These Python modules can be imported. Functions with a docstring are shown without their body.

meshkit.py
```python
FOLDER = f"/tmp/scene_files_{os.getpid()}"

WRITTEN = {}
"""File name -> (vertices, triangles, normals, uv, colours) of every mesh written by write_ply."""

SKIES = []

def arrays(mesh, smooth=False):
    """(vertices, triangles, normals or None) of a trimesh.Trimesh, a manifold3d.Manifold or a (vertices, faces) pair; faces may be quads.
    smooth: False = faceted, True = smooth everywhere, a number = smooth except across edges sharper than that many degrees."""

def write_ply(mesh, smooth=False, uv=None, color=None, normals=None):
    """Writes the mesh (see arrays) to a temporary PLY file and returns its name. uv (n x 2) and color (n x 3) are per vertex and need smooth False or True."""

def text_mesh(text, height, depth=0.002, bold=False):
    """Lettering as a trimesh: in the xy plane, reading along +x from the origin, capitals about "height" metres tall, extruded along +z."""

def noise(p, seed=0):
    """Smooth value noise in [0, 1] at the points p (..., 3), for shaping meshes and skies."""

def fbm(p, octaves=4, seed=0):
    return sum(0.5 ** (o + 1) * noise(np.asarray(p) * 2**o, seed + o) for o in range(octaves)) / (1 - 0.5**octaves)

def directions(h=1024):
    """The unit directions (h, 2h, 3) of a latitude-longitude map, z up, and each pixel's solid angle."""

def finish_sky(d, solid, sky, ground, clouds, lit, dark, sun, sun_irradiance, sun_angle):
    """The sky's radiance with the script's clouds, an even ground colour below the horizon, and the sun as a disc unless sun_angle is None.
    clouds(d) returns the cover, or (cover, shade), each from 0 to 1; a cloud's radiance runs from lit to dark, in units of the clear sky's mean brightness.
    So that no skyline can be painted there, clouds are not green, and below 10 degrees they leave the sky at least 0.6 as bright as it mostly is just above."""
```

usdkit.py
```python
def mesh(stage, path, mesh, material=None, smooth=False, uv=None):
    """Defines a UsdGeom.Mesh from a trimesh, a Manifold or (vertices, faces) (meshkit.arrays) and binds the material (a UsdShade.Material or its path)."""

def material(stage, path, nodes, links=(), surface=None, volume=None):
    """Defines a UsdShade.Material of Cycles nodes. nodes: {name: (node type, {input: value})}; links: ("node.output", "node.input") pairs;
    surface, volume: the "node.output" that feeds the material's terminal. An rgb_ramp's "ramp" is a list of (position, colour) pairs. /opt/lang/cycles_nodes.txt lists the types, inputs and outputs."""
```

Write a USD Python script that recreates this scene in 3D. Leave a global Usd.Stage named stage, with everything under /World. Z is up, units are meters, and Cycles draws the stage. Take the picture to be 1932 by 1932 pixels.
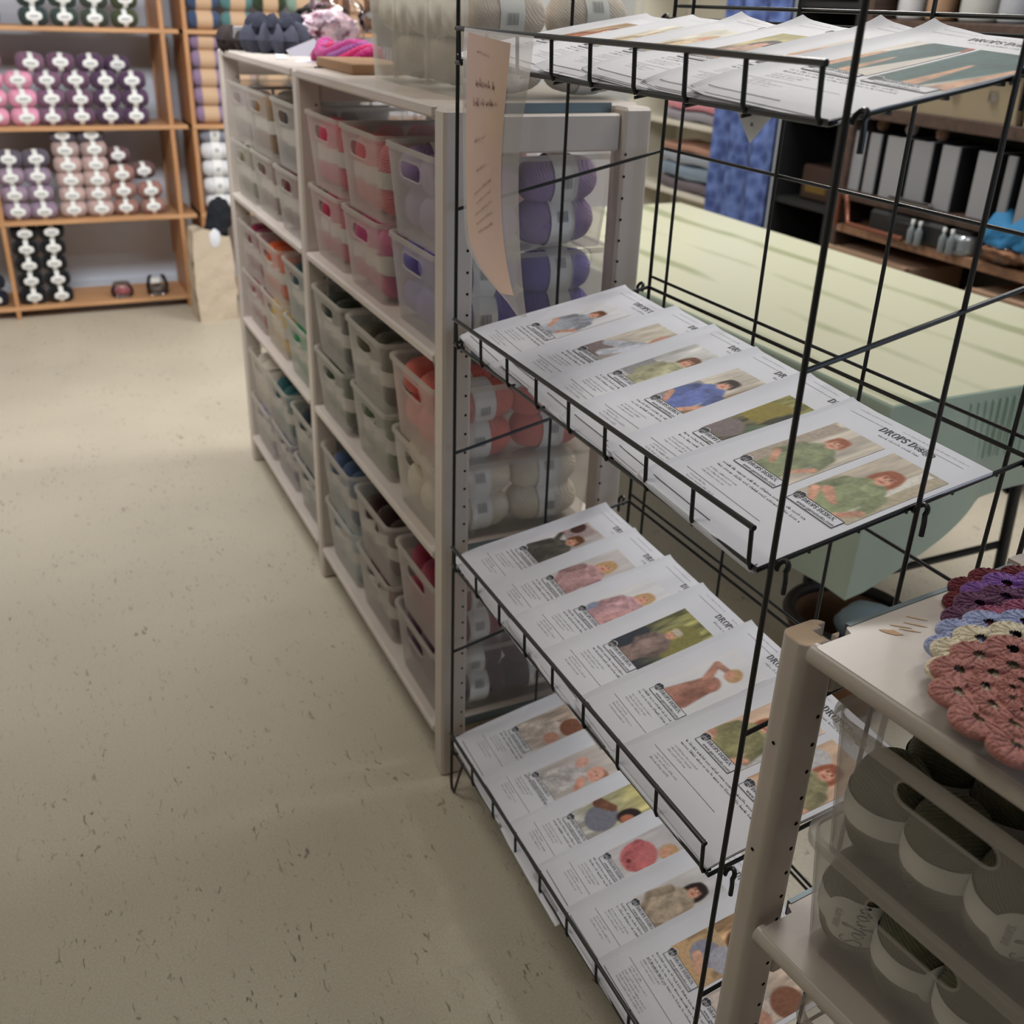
import math, random
import numpy as np, trimesh, manifold3d as m3
from shapely.geometry import Point, Polygon, LineString, box as sbox
from shapely.ops import unary_union
from shapely import affinity
import meshkit, usdkit
from pxr import Usd, UsdGeom, UsdLux, UsdShade, Sdf, Gf, Vt

stage = Usd.Stage.CreateInMemory()
UsdGeom.SetStageUpAxis(stage, "Z"); UsdGeom.SetStageMetersPerUnit(stage, 1.0)
UsdGeom.Xform.Define(stage, "/World"); UsdGeom.Scope.Define(stage, "/World/Looks")
rng = np.random.default_rng(7); random.seed(7)
PI = math.pi

# ------------------------------------------------------------------ camera, lights, exposure
EXPOSURE = 1.32
CAM, YAW, PITCH, ROLL, FPX = (-0.5908, -1.4825, 1.3793), 0.4542, -0.4596, 0.0370, 1940.2
def camera():
    f = np.array([math.sin(YAW)*math.cos(PITCH), math.cos(YAW)*math.cos(PITCH), math.sin(PITCH)])
    r = np.array([math.cos(YAW), -math.sin(YAW), 0]); u = np.cross(r, f)
    r2 = r*math.cos(ROLL)+u*math.sin(ROLL); u2 = -r*math.sin(ROLL)+u*math.cos(ROLL)
    c = UsdGeom.Camera.Define(stage, "/World/camera")
    c.AddTransformOp().Set(Gf.Matrix4d(*[float(x) for x in (*r2, 0, *u2, 0, *(-f), 0, *CAM, 1)]))
    c.CreateHorizontalApertureAttr(36.0); c.CreateVerticalApertureAttr(36.0)
    c.CreateFocalLengthAttr(36.0*FPX/1932); c.CreateClippingRangeAttr(Gf.Vec2f(0.02, 100))
    c.CreateFStopAttr(6.5); c.CreateFocusDistanceAttr(1.15); c.CreateExposureAttr(EXPOSURE)
camera()
def rect_light(name, loc, target, w, h, power, color):
    l = UsdLux.RectLight.Define(stage, "/World/"+name)
    z = np.array(loc, float)-np.array(target, float); z /= np.linalg.norm(z)
    x = np.cross([0, 1, 0] if abs(z[2]) > .9 else [0, 0, 1], z); x /= np.linalg.norm(x); y = np.cross(z, x)
    l.AddTransformOp().Set(Gf.Matrix4d(*[float(v) for v in (*x, 0, *y, 0, *z, 0, *loc, 1)]))
    l.CreateWidthAttr(w); l.CreateHeightAttr(h); l.CreateIntensityAttr(power); l.CreateColorAttr(Gf.Vec3f(*color))
    l.CreateNormalizeAttr(False)
# ceiling fluorescents behind the shelving, ceiling lights over the aisle, daylight through the shop window behind the camera
rect_light("ceiling_tube_light_a", (1.9, 1.40, 2.70), (1.9, 1.40, 0), 1.5, 0.30, 19, (1.0, 0.98, 0.94))
rect_light("ceiling_tube_light_b", (1.5, -0.30, 2.70), (1.5, -0.30, 0), 1.5, 0.30, 6, (1.0, 0.98, 0.95))
rect_light("wall_wash_light_c", (-0.5, 1.2, 2.35), (-0.3, 3.9, 0.9), 1.4, 0.35, 13.5, (0.96, 0.98, 1.0))
rect_light("ceiling_tube_light_d", (-0.75, 0.25, 2.70), (-0.85, 0.25, 0), 0.9, 0.30, 5.2, (1.0, 0.94, 0.86))
rect_light("shop_window_light", (1.4, -3.85, 1.75), (0.6, 0, 1.1), 2.4, 1.2, 1.15, (0.56, 0.73, 1.0))

# ------------------------------------------------------------------ helpers
def lin(c):
    if isinstance(c, str): c = [int(c[i:i+2], 16) for i in (0, 2, 4)]
    c = np.asarray(c, float)/255
    return np.where(c <= .04045, c/12.92, ((c+.055)/1.055)**2.4)
MATS = {}
def mat(key, nodes, links, surface="p.BSDF"):
    if key not in MATS: MATS[key] = usdkit.material(stage, "/World/Looks/"+key, nodes, links, surface)
    return MATS[key]
def plain(key, col, rough=.5, spec=.5, metal=0., bump=None, var=0., vscale=8.):
    """principled; bump=(noise scale, distance), var = tone variation by noise"""
    c = tuple(lin(col)); n = {"p": ("principled_bsdf", {"base_color": c, "roughness": rough, "specular_ior_level": spec, "metallic": metal})}; l = []
    if bump or var: n["tc"] = ("texture_coordinate", {})
    if var:
        n["nv"] = ("noise_texture", {"scale": vscale, "detail": 4.0}); l.append(("tc.object", "nv.vector"))
        n["rv"] = ("rgb_ramp", {"ramp": [(.3, tuple(np.array(c)*(1-var))), (.7, tuple(np.minimum(1, np.array(c)*(1+var))))]}); l += [("nv.fac", "rv.fac"), ("rv.color", "p.base_color")]
    if bump:
        n["nb"] = ("noise_texture", {"scale": bump[0], "detail": 3.0}); n["b"] = ("bump", {"distance": bump[1], "strength": .6})
        l += [("tc.object", "nb.vector"), ("nb.fac", "b.height"), ("b.normal", "p.normal")]
    return mat(key, n, l)
NAMES = {}
def numbered(parent, name):
    k = (parent, name); n = NAMES.get(k, 0); NAMES[k] = n+1
    return name if n == 0 else f"{name}_{n:03d}"
def ptag(p, label=None, cat=None, group=None, kind=None):
    for k, v in (("label", label), ("category", cat), ("group", group), ("kind", kind)):
        if v: p.SetCustomDataByKey(k, v)
    return p
def thing(name, label, cat, loc=(0, 0, 0), rot=(0, 0, 0), scale=(1, 1, 1), group=None):
    x = UsdGeom.Xform.Define(stage, "/World/"+numbered("/World", name))
    x.AddTranslateOp().Set(Gf.Vec3d(*map(float, loc))); x.AddRotateXYZOp().Set(Gf.Vec3f(*map(float, rot))); x.AddScaleOp().Set(Gf.Vec3f(*map(float, scale)))
    return ptag(x.GetPrim(), label, cat, group)
def dup(src, loc, rot=(0, 0, 0), scale=(1, 1, 1), label=None, group=None):
    base = src.GetName()
    if base[-4:-3] == "_" and base[-3:].isdigit(): base = base[:-4]
    x = UsdGeom.Xform.Define(stage, "/World/"+numbered("/World", base)); p = x.GetPrim()
    p.GetReferences().AddInternalReference(src.GetPath()); p.SetInstanceable(True)
    p.GetAttribute("xformOp:translate").Set(Gf.Vec3d(*map(float, loc))); p.GetAttribute("xformOp:rotateXYZ").Set(Gf.Vec3f(*map(float, rot))); p.GetAttribute("xformOp:scale").Set(Gf.Vec3f(*map(float, scale)))
    return ptag(p, label, None, group)
def obj(name, mesh, material, parent=None, smooth=False, label=None, kind=None, col=None):
    pp = parent.GetPath().pathString if parent else "/World"
    if isinstance(mesh, list): mesh = cat(mesh)
    if col is not None: smooth = False
    m = usdkit.mesh(stage, pp+"/"+numbered(pp, name), mesh, material, smooth)
    if col is not None:
        UsdGeom.PrimvarsAPI(m).CreatePrimvar("col", Sdf.ValueTypeNames.Color3fArray, "vertex").Set(Vt.Vec3fArray.FromNumpy(np.asarray(col, np.float32)))
    return ptag(m.GetPrim(), label, None, None, kind)
def struct(name, mesh, material, smooth=False):
    return ptag(obj(name, mesh, material, None, smooth), kind="structure")
def topmesh(name, label, catg, mesh, material, smooth=False, group=None, kind=None, col=None):
    return ptag(obj(name, mesh, material, None, smooth, col=col), label, catg, group, kind)
def VF(m):
    if isinstance(m, tuple):
        v, f = np.asarray(m[0], float), np.asarray(m[1], int)
        if f.shape[1] == 4: f = np.vstack([f[:, [0, 1, 2]], f[:, [0, 2, 3]]])
        return v, f
    if hasattr(m, "to_mesh"):
        q = m.to_mesh(); return np.array(q.vert_properties[:, :3], float), np.array(q.tri_verts, int)
    return np.array(m.vertices), np.array(m.faces)
def cat(ms):
    vs, fs, n = [], [], 0
    for m in ms:
        v, f = VF(m); vs.append(v); fs.append(f+n); n += len(v)
    return np.vstack(vs), np.vstack(fs)
def mv(m, t=(0, 0, 0), rz=0, ry=0, rx=0, s=1):
    v, f = VF(m); v = v*np.asarray(s)
    for ax, a in ((0, rx), (1, ry), (2, rz)):
        if a: v = v @ trimesh.transformations.rotation_matrix(a, np.eye(3)[ax])[:3, :3].T
    return v+np.asarray(t), f
def bx(x0, x1, y0, y1, z0, z1, c=.0):
    """box, chamfered by c"""
    if not c:
        v = np.array([(x, y, z) for x in (x0, x1) for y in (y0, y1) for z in (z0, z1)], float)
        return v, np.array([(0, 1, 3), (0, 3, 2), (4, 6, 7), (4, 7, 5), (0, 4, 5), (0, 5, 1), (2, 3, 7), (2, 7, 6), (0, 2, 6), (0, 6, 4), (1, 5, 7), (1, 7, 3)])
    P = []
    for sx, x in ((1, x0), (-1, x1)):
        for sy, y in ((1, y0), (-1, y1)):
            for sz, z in ((1, z0), (-1, z1)):
                P += [(x, y+sy*c, z+sz*c), (x+sx*c, y, z+sz*c), (x+sx*c, y+sy*c, z)]
    h = trimesh.convex.convex_hull(np.array(P)); return np.array(h.vertices), np.array(h.faces)
def tube(pts, r, n=8, closed=False):
    p = np.asarray(pts, float); k = len(p); r = np.full(k, r) if np.ndim(r) == 0 else np.asarray(r)
    d = np.diff(p, axis=0); d /= np.maximum(np.linalg.norm(d, axis=1, keepdims=True), 1e-12)
    if closed:
        d0 = p[0]-p[-1]; d0 /= np.linalg.norm(d0); t = np.vstack([d0+d[0], d[:-1]+d[1:], d[-1:]+d0])
    else: t = np.vstack([d[:1], d[:-1]+d[1:], d[-1:]])
    t /= np.maximum(np.linalg.norm(t, axis=1, keepdims=True), 1e-12)
    u = np.cross(t[0], [0, 0, 1.]) if abs(t[0][2]) < .9 else np.cross(t[0], [1., 0, 0]); u /= np.linalg.norm(u)
    V = []; a = np.arange(n)*2*PI/n
    for i in range(k):
        u = u-t[i]*(u@t[i]); u /= np.linalg.norm(u); w = np.cross(t[i], u)
        V.append(p[i]+r[i]*(np.cos(a)[:, None]*u+np.sin(a)[:, None]*w))
    V = np.vstack(V); F = []; m = k if closed else k-1
    i, j = np.meshgrid(np.arange(m), np.arange(n), indexing="ij"); i2 = (i+1) % k; j2 = (j+1) % n
    A, B, C, D = i*n+j, i*n+j2, i2*n+j2, i2*n+j
    F = np.vstack([np.stack([A, B, C], -1).reshape(-1, 3), np.stack([A, C, D], -1).reshape(-1, 3)])
    if not closed:
        V = np.vstack([V, p[:1], p[-1:]]); c0, c1 = len(V)-2, len(V)-1; q = np.arange(n); q2 = (q+1) % n
        F = np.vstack([F, np.stack([np.full(n, c0), q2, q], 1), np.stack([np.full(n, c1), (k-1)*n+q, (k-1)*n+q2], 1)])
    return V, F
def grid(fn, nu, nv, flip=False):
    """surface fn(u, v)->xyz over [0,1]^2"""
    u, v = np.meshgrid(np.linspace(0, 1, nu), np.linspace(0, 1, nv), indexing="ij")
    V = fn(u.ravel(), v.ravel()); i, j = np.meshgrid(np.arange(nu-1), np.arange(nv-1), indexing="ij")
    a = (i*nv+j).ravel(); F = np.vstack([np.stack([a, a+nv, a+nv+1], 1), np.stack([a, a+nv+1, a+1], 1)])
    return V, (F[:, ::-1] if flip else F)
def slab(fn, nu, nv, t):
    """closed thin slab: fn surface and the same shifted down by t"""
    V, F = grid(fn, nu, nv); V2 = V-np.array([0, 0, t]); n = len(V)
    idx = np.arange(n).reshape(nu, nv); ring = np.concatenate([idx[:, 0], idx[-1, 1:], idx[-2::-1, -1], idx[0, -2:0:-1]])
    r2 = np.roll(ring, -1); S = np.vstack([np.stack([ring, ring+n, r2+n], 1), np.stack([ring, r2+n, r2], 1)])
    return np.vstack([V, V2]), np.vstack([F, F[:, ::-1]+n, S])
def lathe(prof, n=24):
    p = np.asarray(prof, float); a = np.arange(n)*2*PI/n; k = len(p)
    V = np.stack([p[:, None, 0]*np.cos(a), p[:, None, 0]*np.sin(a), np.repeat(p[:, 1:2], n, 1)], -1).reshape(-1, 3)
    i, j = np.meshgrid(np.arange(k-1), np.arange(n), indexing="ij"); A = i*n+j; B = i*n+(j+1) % n
    return V, np.vstack([np.stack([A, B, B+n], -1).reshape(-1, 3), np.stack([A, B+n, A+n], -1).reshape(-1, 3)])
def extr(poly, h):
    ms = [trimesh.creation.extrude_polygon(g, h, engine="earcut") for g in getattr(poly, "geoms", [poly]) if g.area > 0]
    return cat(ms)
def hull_mesh(pts):
    h = trimesh.convex.convex_hull(np.asarray(pts, float)); return np.array(h.vertices), np.array(h.faces)
def blob(r, seed, amp=.15, freq=3., sub=3, s=(1, 1, 1)):
    m = trimesh.creation.icosphere(sub, 1.0); v = np.array(m.vertices)
    d = meshkit.fbm(v*freq+seed*7.3+20, 3, seed)-.5
    return v*(r*(1+2*amp*d))[:, None]*np.asarray(s), np.array(m.faces)
COLS = ("attribute", {"attribute": "col"})
PRINT = mat("print_ink", {"a": COLS, "p": ("principled_bsdf", {"roughness": .6, "specular_ior_level": .12})}, [("a.color", "p.base_color")])
TC = ("texture_coordinate", {})
# ------------------------------------------------------------------ materials
def paint_wood(key, col, rough=.42):
    c = lin(col)
    return mat(key, {"tc": TC, "n": ("noise_texture", {"scale": 5.0, "detail": 5.0}), "n2": ("noise_texture", {"scale": 160.0, "detail": 2.0}),
        "r": ("rgb_ramp", {"ramp": [(.3, tuple(c*.90)), (.65, tuple(c))]}), "b": ("bump", {"distance": .00015, "strength": .4}),
        "p": ("principled_bsdf", {"roughness": rough, "specular_ior_level": .5})},
        [("tc.object", "n.vector"), ("tc.object", "n2.vector"), ("n.fac", "r.fac"), ("r.color", "p.base_color"), ("n2.fac", "b.height"), ("b.normal", "p.normal")])
WHITEWOOD = paint_wood("white_painted_wood", (204, 193, 185), .34)
WOODEND = paint_wood("raw_end_grain", (205, 178, 150), .7)
def wood(key, c0, c1, ax=(1.2, 14, 14), rough=.5):
    return mat(key, {"tc": TC, "m": ("mapping", {"scale": ax}), "n": ("noise_texture", {"scale": 3.0, "detail": 6.0, "distortion": .6}),
        "r": ("rgb_ramp", {"ramp": [(.3, tuple(lin(c0))), (.68, tuple(lin(c1)))]}), "p": ("principled_bsdf", {"roughness": rough})},
        [("tc.object", "m.vector"), ("m.vector", "n.vector"), ("n.fac", "r.fac"), ("r.color", "p.base_color")])
PINE = wood("pine_board", (184, 136, 96), (208, 160, 116))
PINEV = wood("pine_upright", (172, 122, 82), (198, 148, 104), (14, 14, 1.2))
DARKWOOD = wood("dark_brown_board", (52, 40, 34), (78, 58, 48))
BROWNWOOD = wood("brown_board", (120, 88, 66), (150, 112, 84))
BLACKWIRE = mat("black_coated_wire", {"p": ("principled_bsdf", {"base_color": tuple(lin((12, 15, 18))), "roughness": .33, "specular_ior_level": .5})}, [])
PAPER = plain("white_paper", (222, 223, 231), .6, .15)
INK = plain("black_ink", (66, 66, 70), .6, .1)
GREYINK = plain("grey_ink", (146, 146, 152), .6, .1)
HOLE = plain("peg_hole_dark", (30, 22, 22), .9, .1)
def plastic(key, tint, base, graze, rough=.25):
    """cloudy translucent polypropylene: clearer head on, milkier at a slant"""
    t = tuple(lin(tint))
    return mat(key, {"lw": ("layer_weight", {"blend": .45}), "mr": ("map_range", {"from_min": 0., "from_max": 1., "to_min": base, "to_max": graze, "clamp": True}),
        "t": ("transparent_bsdf", {"color": (.985, .98, .975)}), "d": ("diffuse_bsdf", {"color": t}), "tl": ("translucent_bsdf", {"color": t}),
        "m0": ("mix_closure", {"fac": .6}), "g": ("glossy_bsdf", {"roughness": rough, "color": (.9, .9, .9)}), "m1": ("mix_closure", {"fac": .10}), "m2": ("mix_closure", {})},
        [("lw.facing", "mr.value"), ("d.BSDF", "m0.closure1"), ("tl.BSDF", "m0.closure2"), ("m0.closure", "m1.closure1"), ("g.BSDF", "m1.closure2"),
         ("mr.result", "m2.fac"), ("t.BSDF", "m2.closure1"), ("m1.closure", "m2.closure2")], "m2.closure")
BOXP = plastic("clear_box_plastic", (238, 234, 230), .085, .52)
RIMP = plastic("clear_box_rim_plastic", (226, 222, 216), .22, .60)
BIGP = plastic("cloudy_box_plastic", (228, 230, 224), .06, .42)
LABELW = plain("white_paper_band", (232, 232, 230), .6, .3)
LABELD = plain("dull_paper_band", (206, 200, 194), .6, .3)
LABELK = plain("kraft_paper_band", (200, 168, 138), .7, .2)
LABELP = plain("grey_print", (150, 152, 158), .6, .2)
def yarn(col):
    key = "yarn_%02x%02x%02x" % tuple(int(v) for v in col); c = lin(col)
    return mat(key, {"tc": TC, "m": ("mapping", {"rotation": (.5, .6, .8)}), "w": ("wave_texture", {"scale": 85.0, "distortion": 2.5, "detail": 1.0, "detail_scale": 1.5}),
        "b": ("bump", {"distance": .0022, "strength": .7}), "n": ("noise_texture", {"scale": 30.0, "detail": 3.0}),
        "r": ("rgb_ramp", {"ramp": [(.3, tuple(c*.85)), (.7, tuple(np.minimum(c*1.12, .95)))]}),
        "p": ("principled_bsdf", {"roughness": .95, "specular_ior_level": .15, "sheen_weight": .25, "sheen_roughness": .5})},
        [("tc.object", "m.vector"), ("m.vector", "w.vector"), ("w.fac", "b.height"), ("b.normal", "p.normal"), ("tc.object", "n.vector"), ("n.fac", "r.fac"), ("r.color", "p.base_color")])
# ------------------------------------------------------------------ room shell
c_ = lin((202, 193, 175))
FLOOR = mat("speckled_linoleum", {"tc": TC, "m": ("mapping", {"scale": (1.0, .32, 1.0)}), "n1": ("noise_texture", {"scale": 1.6, "detail": 4.0}),
    "r1": ("rgb_ramp", {"ramp": [(.35, tuple(c_*.93)), (.65, tuple(c_*1.05))]}), "v": ("noise_texture", {"scale": 105.0, "detail": 2.5, "distortion": 1.2}),
    "rv": ("rgb_ramp", {"ramp": [(.0, (0, 0, 0)), (.632, (0, 0, 0)), (.70, (.85, .85, .85)), (1, (1, 1, 1))]}), "n3": ("noise_texture", {"scale": 7.0, "detail": 2.0}),
    "r3": ("rgb_ramp", {"ramp": [(.42, (.15, .15, .15)), (.62, (1, 1, 1))]}), "mm": ("math", {"math_type": "multiply"}), "mx": ("mix_color", {"b": tuple(lin((98, 88, 74)))}),
    "nf": ("noise_texture", {"scale": 260.0, "detail": 2.0}), "rf": ("rgb_ramp", {"ramp": [(.3, (.88, .88, .88)), (.7, (1.06, 1.06, 1.06))]}), "mf": ("mix_color", {"blend_type": "multiply", "fac": 1.0}),
    "b": ("bump", {"distance": .0012, "strength": .5}), "p": ("principled_bsdf", {"roughness": .42, "specular_ior_level": .45})},
    [("tc.object", "m.vector"), ("m.vector", "v.vector"), ("tc.object", "n1.vector"), ("n1.fac", "r1.fac"), ("v.fac", "rv.fac"), ("tc.object", "n3.vector"), ("n3.fac", "r3.fac"),
     ("rv.color", "mm.value1"), ("r3.color", "mm.value2"), ("mm.value", "mx.fac"), ("r1.color", "mx.a"), ("tc.object", "nf.vector"), ("nf.fac", "rf.fac"),
     ("mx.result", "mf.a"), ("rf.color", "mf.b"), ("mf.result", "p.base_color"), ("n1.fac", "b.height"), ("b.normal", "p.normal")])
WALLM = plain("white_wall_paint", (216, 222, 234), .8, .2, var=.03, vscale=2.)
WALL2 = plain("cream_wall_paint", (200, 196, 184), .8, .2)
struct("floor", bx(-2.7, 4.3, -4.1, 4.15, -.05, 0), FLOOR)
struct("ceiling", bx(-2.7, 4.3, -4.1, 4.15, 2.8, 2.86), WALL2)
struct("wall_far", bx(-2.7, 4.3, 4.05, 4.15, 0, 2.8), WALLM)
struct("wall_left", bx(-2.75, -2.65, -4.1, 4.15, 0, 2.8), WALL2)
struct("wall_right", bx(4.25, 4.35, -4.1, 4.15, 0, 2.8), WALL2)
struct("wall_near", bx(-2.7, 4.3, -4.15, -4.05, 0, 2.8), WALL2)
struct("baseboard_far", bx(-2.65, 4.25, 4.03, 4.05, 0, .07, .004), WALLM)

# ------------------------------------------------------------------ wire display rack
RY0, RY1, RX0, RX1, RTOP, SL = -.040, -.826, .004, .353, 1.62, .18
rack = thing("wire_display_rack", "black wire display rack holding four sloping shelves of knitting pattern sheets", "display rack")
RW = .0030
def foot(y, sy):
    obj("post", tube([(RX0, y, RTOP), (RX0, y, .02), (RX0, y+.004*sy, .006), (RX0+.001, y+.012*sy, .004), (RX0+.004, y+.045*sy, .095)], RW), BLACKWIRE, rack, 40)
foot(RY0, -1); foot(RY1, 1)
for y in (RY0, RY1):
    obj("post", tube([(RX1, y, RTOP), (RX1, y, .004)], RW), BLACKWIRE, rack, 40)
    obj("side_upright", tube([(.180, y, RTOP), (.180, y, .06)], .0026), BLACKWIRE, rack, 40)
    for z in (.321, .712, 1.103, 1.494):
        obj("side_crossbar", tube([(RX0, y, z), (RX1, y, z+.075)], .0027), BLACKWIRE, rack, 40)
for y in (-.082, -.320, -.545, -.777):
    obj("back_upright", tube([(RX1+.004, y, RTOP), (RX1+.004, y, .05)], .0026), BLACKWIRE, rack, 40)
for z in (.167, .370, .572, .773, .976, 1.180, 1.383, 1.585):
    ee = [(RX1+.009, RY0+.013, z-.012), (RX1+.009, RY0+.012, z), (RX1+.009, RY0, z)]
    obj("back_crossbar", tube(ee+[(RX1+.009, RY1, z), (RX1+.009, RY1-.012, z), (RX1+.009, RY1-.013, z-.012)], .0025), BLACKWIRE, rack, 40)
SH = [1.303, .902, .508, .114]
SHN = ["top", "second", "third", "lowest"]
def zs(k, x): return SH[k]+SL*x
for k in range(4):
    sh = thing("wire_shelf", f"sloping black wire shelf, {SHN[k]} of four in the display rack, with retaining rail", "wire shelf")
    y0, y1, z0 = RY0-.010, RY1+.012, SH[k]
    a, b = (-.002, z0), (.345, z0+SL*.347)
    obj("frame", tube([(a[0], y0, a[1]), (b[0], y0, b[1]), (b[0], y1, b[1]), (a[0], y1, a[1])], .0030, closed=True), BLACKWIRE, sh, 40)
    for i in range(5):
        x = .06+.06*i; obj("shelf_wire", tube([(x, y0, z0+SL*x-.004), (x, y1, z0+SL*x-.004)], .0018, 6), BLACKWIRE, sh, 40)
    for i in range(7):
        y = -.16-.09*i; obj("cross_wire", tube([(0, y, z0-.006), (.295, y, z0+SL*.295-.006)], .0018, 6), BLACKWIRE, sh, 40)
    zr = z0+.043
    obj("front_rail", tube([(-.008, -.063, zr), (-.008, -.808, zr)], .0031), BLACKWIRE, sh, 40)
    ys = [-.068]+[-.160-.0908*i for i in range(7)]+[-.802]
    for y in ys:
        obj("rail_stub", tube([(-.006, y, zr), (-.006, y-.003, z0+.005), (-.004, y-.004, z0-.001), (.006, y-.004, z0-.001)], .0024), BLACKWIRE, sh, 40)
    for y, s in ((RY0, 1), (RY1, -1)):      # hooks that grip the side frames
        for x in (.018, .186, .335):
            zz = z0+SL*x; a_ = np.linspace(-.6, PI+.2, 9)
            P = [(x, y-s*.010, zz-.003)]+[(x+.004*math.sin(t), y+s*(.000-.0062*math.cos(t)), zz+.001+.0062*math.sin(t)) for t in a_]+[(x, y+s*.0065, zz-.010), (x, y+s*.0065, zz-.024)]
            obj("hook", tube(P, .0028, 7), BLACKWIRE, sh, 40)

# ------------------------------------------------------------------ lettering for print
def ell(cx, cy, rx, ry): return affinity.translate(affinity.scale(Point(0, 0).buffer(1, 10), rx, ry), cx, cy)
def serif_glyph(ch):
    """didone-like letters, cap height 1; returns (polygon, advance)"""
    T, t, X = .17, .05, .68
    S = lambda x, h, w=T, b=0: unary_union([sbox(x, b, x+w, b+h), sbox(x-.07, b, x+w+.07, b+t), sbox(x-.07, b+h-t, x+w+.07, b+h)])
    ring = lambda cx, cy, rx, ry, th=T, tn=t: ell(cx, cy, rx, ry).difference(ell(cx, cy, max(rx-th, .02), ry-tn))
    def ss(h, w):
        c = LineString([(w*.92, h*.74), (w*.86, h*.90), (w*.5, h*.96), (w*.16, h*.84), (w*.2, h*.62), (w*.5, h*.51), (w*.84, h*.36), (w*.86, h*.14), (w*.5, h*.04), (w*.12, h*.1), (w*.06, h*.28)]).buffer(.06)
        return c.union(LineString([(w*.2, h*.64), (w*.5, h*.51), (w*.82, h*.36)]).buffer(.09))
    if ch == "D": return S(.08, 1).union(ring(.28, .5, .46, .5).intersection(sbox(.28, 0, 2, 1))).union(sbox(.1, 0, .3, t)).union(sbox(.1, 1-t, .3, 1)), .84
    if ch == "O": return ring(.42, .5, .40, .5), .86
    if ch in "PR":
        g = S(.08, 1).union(ring(.3, .74, .32, .26).intersection(sbox(.3, 0, 2, 1))).union(sbox(.1, 1-t, .32, 1)).union(sbox(.1, .48, .32, .48+t))
        if ch == "R": g = g.union(Polygon([(.36, .5), (.54, .5), (.8, 0), (.6, 0)])).union(sbox(.58, 0, .88, t))
        return g, .70 if ch == "P" else .86
    if ch == "S": return ss(1, .56), .62
    if ch == "E": return S(.08, 1).union(sbox(.1, 0, .6, t)).union(sbox(.1, 1-t, .58, 1)).union(sbox(.1, .48, .46, .48+t)).union(sbox(.55, 0, .61, .24)).union(sbox(.53, .78, .59, 1)).union(sbox(.42, .38, .47, .63)), .68
    if ch == "I": return S(.1, 1), .38
    if ch == "G": return ring(.42, .5, .40, .5).difference(sbox(.5, .42, 1, .72)).union(sbox(.6, .04, .6+T, .44)).union(sbox(.5, .42, .86, .42+t)), .9
    if ch == "N": return unary_union([sbox(.12, 0, .17, 1), sbox(.66, 0, .71, 1), Polygon([(.1, 1), (.28, 1), (.71, 0), (.6, 0)]), sbox(.04, 0, .26, t), sbox(.02, 1-t, .2, 1), sbox(.56, 1-t, .82, 1)]), .84
    if ch == "e": return ring(.28, X/2, .27, X/2, .13).difference(sbox(.3, .17, .7, .31)).union(sbox(.08, .31, .5, .31+t)), .58
    if ch == "s": return ss(X, .42), .5
    if ch == "i": return S(.1, X, .13).union(ell(.165, .87, .09, .09)), .34
    if ch == "g": return ring(.28, .42, .24, .26, .12).union(ring(.3, -.08, .28, .17, .1)).union(sbox(.44, .6, .62, .66)).union(sbox(.1, .06, .2, .2)), .62
    if ch == "n": return unary_union([S(.08, X, .13), S(.42, X*.7, .13), ring(.31, X*.62, .24, X*.36, .13).intersection(sbox(.12, X*.62, .6, 1))]), .68
    if ch == ".": return ell(.1, .08, .09, .09), .26
    return sbox(0, 0, .01, .01), .34
GC = {}
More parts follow.
